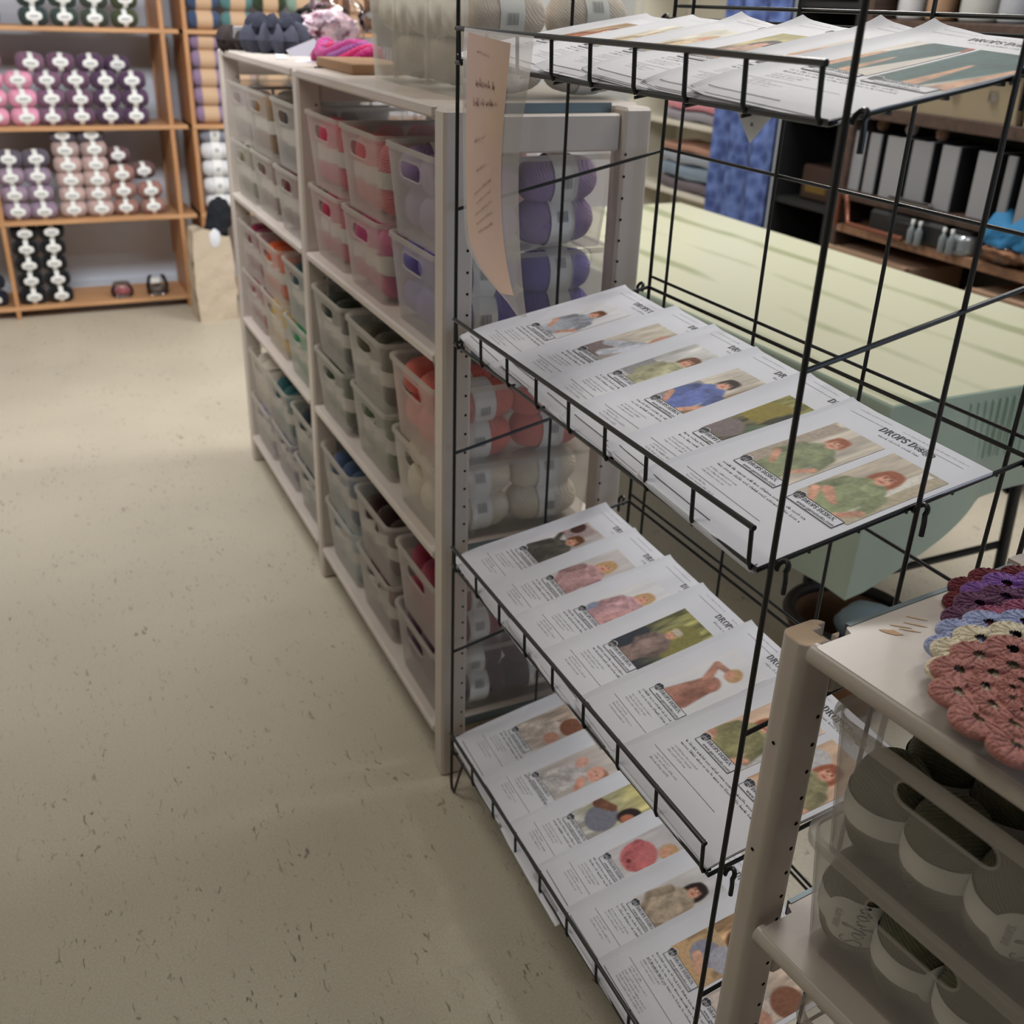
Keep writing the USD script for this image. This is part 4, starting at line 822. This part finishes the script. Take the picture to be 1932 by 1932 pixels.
# jars on the bottom shelf
CLEAR = mat("thin_clear_plastic", {"f": ("fresnel", {"IOR": 1.45}), "t": ("transparent_bsdf", {"color": (.95, .95, .95)}), "g": ("glossy_bsdf", {"roughness": .08}), "m": ("mix_closure", {})},
    [("f.fac", "m.fac"), ("t.BSDF", "m.closure1"), ("g.BSDF", "m.closure2")], "m.closure")
def jar(x, label, fillcol, h, r, lid):
    t = thing("jar", label, "jar", (FX0+x, FY+.07, .057))
    obj("glass_body", lathe([(0, 0), (r*.9, 0), (r, .008), (r*1.05, h*.55), (r*.8, h), (r*.76, h)], 24), CLEAR, t, True)
    obj("contents", mv(blob(r*.78, 5, .2, 2.4, 2, (1, 1, .55)), (0, 0, r*.5)), yarn(fillcol), t, True)
    obj("lid" if lid else "paper_label", mv(bx(-.02, .02, -.003, .0, .0, .024), (-.012, -r*.95, h*.75)) if not lid else lathe([(0, h+.008), (r*.8, h+.008), (r*.82, h-.004)], 20), LABELW if not lid else CLEAR, t)
jar(.462, "round clear jar of pink yarn bits on the bottom pine shelf", (176, 96, 106), .055, .050, True)
jar(.625, "clear jar with white label beside the pink jar on the bottom pine shelf", (128, 118, 114), .085, .050, False)
# beige bag on the floor, with dark bundle on top
bagm = plain("beige_paper_bag", (196, 180, 160), .8, .2, bump=(14, .02))
t = thing("paper_bag", "creased beige paper bag standing on the floor by the pine shelving", "bag", (.205, 3.42, 0), (0, 0, 4))
def bag(u, v):
    s = np.clip(((u*4) % 1), 0, 1); k = np.floor(np.minimum(u*4, 3.999)); w, d = .085+.012*np.sin(v*3), .07
    cx = np.select([k == 0, k == 1, k == 2, k == 3], [-w+2*w*s, w+0*s, w-2*w*s, -w+0*s]); cy = np.select([k == 0, k == 1, k == 2, k == 3], [-d+0*s, -d+2*d*s, d+0*s, d-2*d*s])
    q = .012*(meshkit.fbm(np.column_stack([cx*20, cy*20, v*6]), 3, 4)-.5)*2; return np.stack([cx*(1-.06*v)+q, cy*(1-.25*v)+q, v*.40+.02*(v > .95)*np.sin(u*20)], -1)
obj("bag_body", grid(bag, 41, 16), bagm, t, 60)
t = thing("dark_bundle", "black folded bundle with white tag sticking out above the beige bag", "bundle", (.245, 3.43, .395))
obj("fold", [mv(blob(.062, s_, .3, 2.5, 3, (.85, .7, 1.2)), (x, 0, z)) for s_, x, z in ((3, .0, .0), (8, .02, .07))], plain("black_cloth", (22, 26, 34), .9), t, True)
obj("tag", mv(blob(.03, 6, .2, 2, 2, (.9, .4, 1.4)), (-.02, -.06, -.02)), PAPER, t, True)

# ------------------------------------------------------------------ small things on top of the tall white unit
ZT = UH+.001
def ruffle(R, r, waves, h, seed):
    def f(u, v):
        a = u*2*PI; b = v*2*PI; w = r*(1+.35*np.sin(a*waves)+.25*(meshkit.fbm(np.column_stack([np.cos(a)*4, np.sin(a)*4, v*3+seed]), 2, seed)-.5)*2)
        return np.stack([(R+w*np.cos(b))*np.cos(a), (R+w*np.cos(b))*np.sin(a), h+w*np.sin(b)*1.1], -1)
    return grid(f, 90, 16)
t = thing("scrunchie", "big ruffled charcoal fabric scrunchie on top of the tall white unit", "scrunchie", (.115, 1.46, ZT))
obj("ruffle", ruffle(.060, .030, 13, .030, 3), plain("charcoal_cloth", (58, 60, 74), .9, bump=(40, .004)), t, True); obj("gather", mv(ruffle(.05, .022, 9, .062, 5), (-.005, 0, 0)), plain("dark_navy_cloth", (34, 36, 52), .9), t, True)
t = thing("scrunchie", "second scrunchie in dark brown with white tag, at the far end of the unit top", "scrunchie", (.045, 1.585, ZT))
obj("ruffle", ruffle(.036, .024, 9, .024, 8), plain("dark_brown_cloth", (42, 32, 32), .9), t, True); obj("tag", mv(bx(-.012, .012, -.001, .001, 0, .03), (-.02, -.05, .03), rx=.3), PAPER, t)
t = thing("scrunchie", "dark green scrunchie with pale tag behind the charcoal one", "scrunchie", (.21, 1.50, ZT))
obj("ruffle", ruffle(.045, .026, 11, .030, 9), plain("dark_green_cloth", (40, 46, 46), .9), t, True); obj("tag", mv(bx(-.014, .014, -.001, .001, 0, .03), (-.0, -.05, .05), rx=.4), PAPER, t)
LACE = mat("pink_lace", {"tc": TC, "v": ("voronoi_texture", {"scale": 60.0}), "r": ("rgb_ramp", {"ramp": [(.2, tuple(lin((236, 190, 200)))), (.55, tuple(lin((226, 210, 220)))), (.8, tuple(lin((176, 120, 140))))]}), "p": ("principled_bsdf", {"roughness": .35})}, [("tc.object", "v.vector"), ("v.distance", "r.fac"), ("r.color", "p.base_color")])
t = thing("cellophane_bag", "pink lace trimmings in a shiny cellophane bag on the unit top", "bag", (.245, 1.44, ZT))
obj("lace", mv(blob(.062, 11, .35, 2.6, 4, (1.25, .7, .85)), (0, 0, .055)), LACE, t, True); obj("cellophane", mv(blob(.075, 12, .3, 2.2, 3, (1.25, .75, 1.05)), (.01, 0, .072)), CLEAR, t, True)
t = thing("paper_tag", "grey card leaning against the pink lace bag", "card", (.150, 1.30, ZT), (0, 0, 20)); obj("card", mv(bx(-.045, .045, -.001, .001, 0, .035), (0, 0, .001), rx=-.7, ry=-.3), plain("grey_card", (140, 136, 148), .6), t)
t = thing("yarn_skein", "magenta and violet twisted yarn skein on the unit top beside the big box", "yarn skein", (.150, .985, ZT+.018), (0, 0, -62))
for i, c in enumerate(((176, 42, 112), (196, 40, 104), (150, 84, 150), (178, 60, 130))):
    P = [(.088*math.cos(a)*(1-.05*i), .024*math.sin(a*2+i*.8)+.012*math.sin(a), .012*math.cos(a*3+i)+.004*i) for a in np.linspace(0, 2*PI, 40)[:-1]]
    obj("strand_bundle", tube(P, .013, 8, True), yarn(c), t, True)
t = thing("price_tag", "white oval tag lying under the magenta skein", "price tag", (.098, 1.06, ZT)); obj("tag_card", mv(lathe([(0, .003), (.03, .003), (.032, 0)], 20), s=(1.4, .8, 1)), PAPER, t)
obj("tag_string", tube([(.0, .02, .004), (.02, .05, .03), (.04, .02, .04), (.05, -.02, .02)], .0018, 6), plain("jute_string", (206, 190, 160), .8), t, True)
t = thing("price_tag", "long white paper strip lying on the unit top before the scrunchies", "price tag", (.065, 1.24, ZT), (0, 0, 78)); obj("tag_card", bx(-.085, .085, -.012, .012, 0, .003, .001), PAPER, t)
t = thing("kraft_box", "flat brown card box under the skein next to the cloudy box", "box", (.105, .80, ZT)); obj("box_body", bx(-.045, .08, -.16, .10, 0, .020, .002), plain("kraft_card", (150, 116, 86), .7), t)
t = thing("black_box", "black display box with comb-like front behind the skein", "box", (.30, 1.02, ZT)); obj("box_body", bx(-.03, .05, -.10, .10, 0, .10, .003), plain("black_card", (22, 22, 26), .5), t)
for i in range(8): obj("tooth", bx(-.034, -.030, -.09+.023*i, -.078+.023*i, .005, .035), plain("grey_card", (0, 0, 0)), t)

# ------------------------------------------------------------------ folding table with oilcloth
TX0, TX1, TY0, TY1, TZ = .817, 1.645, -.177, 1.78, .74
tb = thing("folding_table", "long folding table with black tube legs behind the display rack", "table")
obj("tabletop", bx(TX0+.01, TX1-.01, TY0+.01, TY1-.01, TZ-.045, TZ-.004, .006), plain("table_laminate", (190, 186, 174), .5), tb)
LEG = plain("black_steel_tube", (22, 23, 26), .35)
for y in (.10, 1.55):
    for x in (TX0+.14, 1.60):
        obj("leg", tube([(x, y, TZ-.045), (x, y, .30), (x-.0, y-.02, .0)], .0145, 10), LEG, tb, 40)
    obj("leg_brace", tube([(TX0+.14, y, .16), (1.6, y, .16)], .010, 8), LEG, tb, 40)
    s = 1 if y < 1 else -1
    for x in (1.40, 1.55): obj("fold_brace", tube([(x, y+.42*s, TZ-.06), (x+.02, y+.12*s, .46), (1.6, y+.02*s, .30)], .007, 7), LEG, tb, 40)
cc = lin((214, 211, 188)); OIL = mat("pale_oilcloth", {"tc": TC, "sx": ("separate_xyz", {}), "nd": ("noise_texture", {"scale": 1.6, "detail": 2.0}), "ma": ("math", {"math_type": "multiply_add", "value2": .10}), "w": ("math", {"math_type": "multiply", "value2": 30.0}),
    "sn": ("math", {"math_type": "sine"}), "n2": ("noise_texture", {"scale": 2.2, "detail": 2.0}), "mu": ("math", {"math_type": "multiply"}), "r": ("rgb_ramp", {"ramp": [(0, tuple(cc)), (.34, tuple(cc)), (.52, tuple(lin((176, 178, 146)))), (1, tuple(lin((170, 172, 142))))]}),
    "d": ("principled_bsdf", {"roughness": .32, "specular_ior_level": .45}), "tl": ("translucent_bsdf", {"color": tuple(lin((190, 206, 190)))}), "mx": ("mix_closure", {"fac": .38})},
    [("tc.object", "sx.vector"), ("tc.object", "nd.vector"), ("nd.fac", "ma.value1"), ("sx.x", "ma.value3"), ("ma.value", "w.value1"), ("w.value", "sn.value1"), ("tc.object", "n2.vector"), ("n2.fac", "mu.value2"), ("sn.value", "mu.value1"),
     ("mu.value", "r.fac"), ("r.color", "d.base_color"), ("d.BSDF", "mx.closure1"), ("tl.BSDF", "mx.closure2")], "mx.closure")
OIL2 = mat("mint_oilcloth_drop", {"d": ("principled_bsdf", {"base_color": tuple(lin((210, 222, 210))), "roughness": .3}), "tl": ("translucent_bsdf", {"color": tuple(lin((200, 226, 214)))}), "mx": ("mix_closure", {"fac": .45})}, [("d.BSDF", "mx.closure1"), ("tl.BSDF", "mx.closure2")], "mx.closure")
tc_ = thing("tablecloth", "pale greenish yellow plastic tablecloth with faint stripes hanging off the folding table", "tablecloth")
obj("cloth_top", bx(TX0, TX1, TY0, TY1, TZ-.002, TZ, 0), OIL, tc_)
def prism(cs, y0, y1): return hull_mesh([(x, y, z) for x, z in cs for y in (y0, y1)])
def leftdrop(u, v):   # side drop with soft folds
    y = TY0-.002*(u < .001)+(TY1-TY0)*u; z = TZ-.412*v; x = TX0-.002-.018*v*np.sin(y*9+1)*(u > .03)-.02*v; return np.stack([x+0*u, y, z], -1)
obj("side_drop", grid(leftdrop, 60, 14), OIL2, tc_, True)
def enddrop(u, v):
    x = TX0+(TX1-TX0)*u; L = .235; k = np.clip(1-u/.34, 0, 1); z = TZ-(L+.176*k**1.3)*v; y = TY0-.002-.012*v*np.sin(x*14)*(1-k)-.03*v*k*(1-k)*4; x = x-(.002+.02*v)*(u < .001); return np.stack([x, y, z], -1)
obj("end_drop", grid(enddrop, 50, 12), OIL2, tc_, True)
for i in range(26):
    y = TY0+.10+.018*i; obj("pleat", tube([(TX0-.026-.018*np.sin(y*9+1)*.35, y, TZ-.15), (TX0-.032-.018*np.sin(y*9+1)*.75, y-.004, TZ-.31)], .0035, 6), OIL2, tc_, True)
for i in range(16):
    x = TX0+.20+.02*i; obj("pleat", tube([(x, TY0-.006, TZ-.02), (x, TY0-.012, TZ-.14)], .0035, 6), OIL2, tc_, True)
# things on the floor under the table
t = thing("wicker_basket", "brown basket with dark rim on the floor below the tablecloth", "basket", (.93, -.07, 0))
obj("basket_body", lathe([(0, .004), (.11, .004), (.125, .17), (.130, .20), (.120, .20), (.105, .05), (0, .04)], 28), plain("brown_wicker", (112, 76, 46), .8, bump=(60, .006)), t, True)
obj("rim", tube([(.128*math.cos(a), .128*math.sin(a), .20) for a in np.linspace(0, 2*PI, 33)[:-1]], .014, 8, True), plain("dark_rim", (36, 28, 24), .6), t, True)
t = thing("pale_bundle", "pale blue plastic bundle lying in the brown basket", "bundle", (.955, -.125, .19)); obj("bundle_body", blob(.075, 21, .12, 2, 3, (1, 1.2, .6)), plain("pale_blue_plastic", (176, 196, 214), .35), t, True)

# ------------------------------------------------------------------ stock shelving to the right, behind the table
BXX = 2.20
wb = thing("white_bookcase", "white bookcase of folded fabrics beyond the table", "bookcase")
CREAMW = plain("cream_white_laminate", (206, 200, 184), .5)
obj("side_panel", bx(BXX, BXX+.28, 2.335, 2.365, 0, 1.9, .002), CREAMW, wb); obj("side_panel", bx(BXX, BXX+.28, 3.10, 3.13, 0, 1.9, .002), CREAMW, wb)
for z in (.30, .625, .925, 1.25, 1.6): obj("shelf_board", bx(BXX+.004, BXX+.28, 2.365, 3.10, z-.022, z, .002), CREAMW, wb)
obj("back_panel", bx(BXX+.28, BXX+.29, 2.335, 3.13, 0, 1.9), CREAMW, wb)
def fold(x, y, z, w, h, col, label, grp=None):
    t = thing("folded_fabric", label, "folded fabric", (x, y, z), group=grp)
    c = plain("cloth_%d_%d_%d" % col, col, .9, .1, bump=(12, .02))
    def f(u, v): a = v*2*PI; return np.stack([.11+.11*np.sign(np.cos(a))*np.abs(np.cos(a))**.4, (u-.5)*w, h/2+h/2*np.sign(np.sin(a))*np.abs(np.sin(a))**.4+.004*np.sin(u*9+h*99)], -1)
    obj("folded_cloth", grid(f, 12, 18), c, t, True); obj("fold_line", tube([(.0, -w/2, h*.5), (.0, w/2, h*.5)], .002, 5), c, t)
fz = .626
for h, c, nm in ((.05, (112, 104, 108), "grey brown"), (.065, (128, 142, 156), "dusty blue"), (.05, (150, 156, 164), "light grey blue"), (.035, (168, 130, 112), "terracotta"),):
    fold(BXX+.02, 2.60, fz, .42, h, c, f"{nm} folded fabric in the pile on the white bookcase's middle shelf"); fz += h+.001
fz = .926
for h, c, nm in ((.045, (150, 146, 152), "grey"), (.045, (206, 142, 150), "rose pink"), (.04, (128, 116, 110), "taupe"), (.05, (150, 136, 120), "sand brown")):
    fold(BXX+.02, 2.60, fz, .42, h, c, f"{nm} folded fabric in the pile on the white bookcase's upper shelf"); fz += h+.001
fold(BXX+.02, 2.60, .301, .42, .10, (128, 72, 72), "brick red folded fabric low in the white bookcase")
c0, c1 = lin((58, 74, 122)), lin((90, 108, 158))
FLW = mat("blue_floral_cloth", {"tc": TC, "v": ("voronoi_texture", {"scale": 22.0}), "r": ("rgb_ramp", {"ramp": [(.12, tuple(lin((44, 56, 104)))), (.38, tuple(c0)), (.8, tuple(c1))]}), "p": ("principled_bsdf", {"roughness": .85})}, [("tc.object", "v.vector"), ("v.distance", "r.fac"), ("r.color", "p.base_color")])
t = thing("hanging_fabric", "blue floral fabric length hanging between white bookcase and black cabinet", "fabric")
def hang(u, v): y = 1.955+.375*u; return np.stack([BXX-.03+.018*np.sin(u*17)+.006*np.sin(u*41+v*2), y, .10+1.7*v], -1)
V1, F1 = grid(hang, 60, 12); V2 = V1+[.012, 0, 0]; obj("cloth_length", (np.vstack([V1, V2]), np.vstack([F1, F1[:, ::-1]+len(V1)])), FLW, t, True)
obj("hanging_rod", tube([(BXX-.02, 1.95, 1.81), (BXX-.02, 2.335, 1.81)], .010, 10), LEG, t, True)
BLKM = plain("black_laminate", (20, 21, 22), .5); DKM = DARKWOOD
t = thing("black_cabinet", "tall black cabinet with dim packages beside the blue floral fabric", "cabinet")
obj("back_panel", bx(BXX+.26, BXX+.28, 1.60, 1.945, 0, 1.9), BLKM, t)
for y in (1.60, 1.925): obj("side_panel", bx(BXX-.01, BXX+.26, y, y+.02, 0, 1.9, .002), BLKM, t)
for z in (.35, .72, 1.06, 1.42, 1.88): obj("shelf_board", bx(BXX, BXX+.26, 1.62, 1.925, z-.02, z), BLKM, t)
for z, c, nm in ((.721, (52, 34, 26), "dark brown"), (1.061, (30, 44, 32), "dark green")):
    q = thing("package", f"{nm} package lying in the black cabinet", "package", (BXX+.06, 1.77, z)); cm = plain("pkg_%d" % c[0], c, .5)
    obj("package_body", bx(0, .14, -.09, .09, 0, .13, .008), cm, q); obj("package_label", bx(-.001, 0, -.06, .06, .03, .06), plain("ochre_label", (96, 74, 22), .6), q)
st = thing("dark_stock_shelf", "long dark wooden stock shelf behind the table, full of binders and boxes", "shelf unit")
SY0, SY1 = .2, 1.57
obj("back_panel", bx(BXX+.30, BXX+.315, SY0, SY1, 0, 2.0), plain("grey_back_panel", (70, 66, 62), .7), st)
for z, h, m in ((.30, .03, BROWNWOOD), (.688, .032, BROWNWOOD), (.803, .030, DKM), (1.095, .040, DKM), (1.37, .03, DKM), (1.62, .03, DKM)): obj("shelf_board", bx(BXX-.01, BXX+.30, SY0, SY1, z-h, z, .002), m, st)
for y in (SY0, SY1-.03): obj("side_panel", bx(BXX-.012, BXX+.30, y, y+.03, 0, 2.0, .002), DKM, st)
for i in range(6): obj("divider_peg", bx(BXX+.02, BXX+.06, .50+.16*i, .54+.16*i, 1.29, 1.342), BLKM, st)
bl = [(1.545, 1.49, 150), (1.47, 1.415, 146), (1.385, 1.285, 150), (1.265, 1.175, 142), (1.135, 1.06, 150), (.985, .90, 152), (.87, .835, 140), (.80, .73, 150)]
for i, (ya, yb, g) in enumerate(bl):
    t = thing("ring_binder", f"pale grey binder standing on the dark stock shelf, number {['one','two','three','four','five','six','seven','eight'][i]} counted from the black cabinet", "binder", (BXX+.01, (ya+yb)/2, .804))
    w = ya-yb; obj("spine", bx(0, .012, -w/2, w/2, 0, .205, .003), plain("grey_spine_%d" % g, (g-18, g-18, g-15), .5), t); obj("cover", [bx(.008, .23, s*w/2-.003*(s > 0), s*w/2+.003*(s < 0), 0, .205) for s in (-1, 1)], plain("binder_cover", (34, 35, 38), .5), t); obj("pages", bx(.012, .215, -w/2+.006, w/2-.006, .008, .198), PAPER, t)
for i, (y, c, nm) in enumerate(((1.50, (150, 116, 90), "tan"), (1.36, (206, 196, 190), "white"), (1.22, (176, 140, 120), "peach"))):
    t = thing("small_ball", f"small {nm} ball lying on top of the pale binders", "ball", (BXX+.09, y, 1.031)); obj("ball_body", blob(.022, 30+i, .1, 3, 2), yarn(c), t, True)
TANB = plain("tan_plastic_bin", (146, 132, 110), .3)
for i, (ya, yb) in enumerate(((1.36, .86), (.84, .36))):
    t = thing("storage_bin", ("long" if i == 0 else "second")+" tan plastic bin on the dark shelf above the binders"+("" if i == 0 else ", at the right picture edge"), "bin", (BXX, (ya+yb)/2, 1.096)); w = ya-yb
    obj("bin_front", hull_mesh([(x, s*w/2*k, z) for s in (-1, 1) for x, z, k in ((0, .0, .97), (-.02, .135, 1), (.006, 0, .97), (-.012, .135, 1))]), TANB, t)
    obj("bin_side", [bx(.0, .25, s*w/2*.97-.003, s*w/2*.97+.003, 0, .13) for s in (-1, 1)], TANB, t); obj("bin_floor", bx(0, .25, -w/2*.96, w/2*.96, 0, .005), TANB, t); obj("rim", bx(-.03, -.010, -w/2, w/2, .128, .138, .003), TANB, t)
    for k in range(3): obj("label_holder", bx(-.018, -.012, -w/2+.08+k*.15, -w/2+.11+k*.15, .06, .09), CLEAR, t)
for i, (y, r, h, c) in enumerate(((1.46, .05, .13, (176, 176, 178)), (1.33, .05, .12, (150, 120, 94)), (1.16, .07, .13, (160, 160, 156)), (1.02, .06, .12, (150, 152, 158)), (.90, .06, .13, (160, 172, 196)), (.74, .05, .12, (178, 170, 140)), (.60, .05, .12, (168, 164, 158)))):
    t = thing("storage_jar", f"{['silver grey', 'brown', 'wide grey', 'dull grey', 'bluish', 'yellowish', 'stone grey'][i]} lidded jar on the upper dark stock shelf", "jar", (BXX+.09, y, 1.371))
    obj("jar_body", lathe([(0, 0), (r*.92, 0), (r, .01), (r, h*.8), (r*.8, h*.92), (r*.8, h)], 20), plain("jar_%d_%d" % (c[0], i), c, .3), t, True); obj("lid", lathe([(r*.84, h), (r*.84, h+.02), (0, h+.022)], 20), plain("jar_lid", (70, 66, 62), .4), t, 40)
# dim things between the two lower boards
t = thing("machine_case", "black sewing machine case lying on the brown board of the stock shelf", "case", (BXX-.02, 1.21, .689)); obj("case_body", bx(0, .22, -.19, .17, 0, .078, .012), BLKM, t, 30); obj("case_handle", tube([(.0, -.06, .06), (-.02, -.05, .06), (-.02, .05, .06), (.0, .06, .06)], .006, 7), LEG, t, True)
t = thing("copper_wire_stand", "copper coloured bent wire stand at the left end of the brown board", "stand", (BXX-.05, 1.475, .689)); obj("bent_bar", tube([(0, .03, .0), (0, .028, .11), (0, .0, .115), (0, -.012, .08), (0, -.03, .012), (0, -.30, .010)], .009, 8), plain("copper_lacquer", (112, 66, 48), .35, .5, .4), t, True); obj("base_bar", tube([(0, .03, .006), (.12, .03, .006)], .006, 7), LEG, t, True)
t = thing("glass_jar", "ribbed silver glass jar on the brown board of the stock shelf", "jar", (BXX+.02, .965, .689), (0, 0, 0), (.85, .85, .85)); obj("jar_body", lathe([(0, 0), (.05, 0), (.052, .01)]+[(.052+.002*(k % 2), .012+.008*k) for k in range(7)]+[(.045, .075), (0, .08)], 24), plain("silver_glass", (150, 156, 160), .15, .8, .4), t, True); obj("lid", lathe([(.047, .076), (.047, .09), (0, .092)], 20), plain("dark_lid", (40, 40, 40), .4), t, 40)
t = thing("plastic_package", "brown goods in a shiny plastic package at the right end of the brown board", "package", (BXX-.02, .79, .689)); obj("goods", mv(blob(.07, 41, .3, 3.4, 3, (.9, 1.5, .45)), (.05, 0, .034)), plain("brown_goods", (140, 96, 66), .7), t, True); obj("wrap", mv(blob(.078, 42, .3, 3.4, 3, (.95, 1.5, .48)), (.05, 0, .038)), CLEAR, t, True)
t = thing("metal_tray", "small grey metal tray standing on the dark middle board", "tray", (BXX-.03, 1.20, .804)); obj("tray_body", bx(0, .03, -.09, .09, 0, .018, .004), plain("dull_steel", (120, 116, 112), .35, .5, .5), t); obj("tray_lip", tube([(0, -.09, .018), (0, .09, .018)], .003, 6), LEG, t)
for i, y in enumerate((1.147, 1.113, 1.007, .973)):
    t = thing("small_bottle", f"{['first', 'second', 'third', 'fourth'][i]} tiny clear bottle from the left glinting below the binders", "bottle", (BXX-.04, y, .690))
    obj("bottle_body", lathe([(0, 0), (.012, 0), (.013, .045), (.005, .058), (.005, .068), (0, .068)], 14), plain("pale_bottle", (120, 126, 128), .15, .8), t, True); obj("cap", lathe([(.006, .066), (.006, .078), (0, .079)], 10), LABELW, t)
t = thing("blue_cloth", "bright blue cloth piece hanging over the dark board at the right edge", "cloth", (BXX-.015, .80, .80)); 
def drape(u, v):
    q = .010*(meshkit.fbm(np.column_stack([u*5, v*4, 0*u+3]), 3, 8)-.5)*2; y = .07-.17*u; w = np.clip(v*2, 0, 1); return np.stack([np.where(v < .5, -.006+0*v, (v-.5)*.20)+q, y, np.where(v < .5, -.05+.058*w, .010+.05*np.sin((v-.5)*2*PI)*np.abs(np.sin(u*5+1)))+q*.6], -1)
obj("cloth_piece", slab(drape, 24, 20, .004), plain("bright_blue_cloth", (34, 104, 148), .8), t, True)
t = thing("brown_carton", "dark brown carton on the brown board at the right picture edge", "carton", (BXX, .55, .689)); obj("carton_body", bx(0, .2, -.13, .16, 0, .078, .003), plain("brown_carton_card", (92, 70, 56), .7), t); obj("tape", bx(-.0008, .2008, .0, .03, 0, .0788), plain("carton_tape", (120, 98, 76), .4), t)
for i, y in enumerate((1.35, .66)):
    t = thing("floor_carton", ("left" if i == 0 else "right")+" pale brown carton under the stock shelf's brown board", "carton", (BXX-.04, y, .301)); obj("carton_body", bx(0, .28, -.21, .21, 0, .30, .004), plain("pale_carton", (150, 122, 100), .7), t); obj("flap", bx(-.004, .02, -.21, .21, .292, .304), plain("pale_carton", (0, 0, 0)), t)
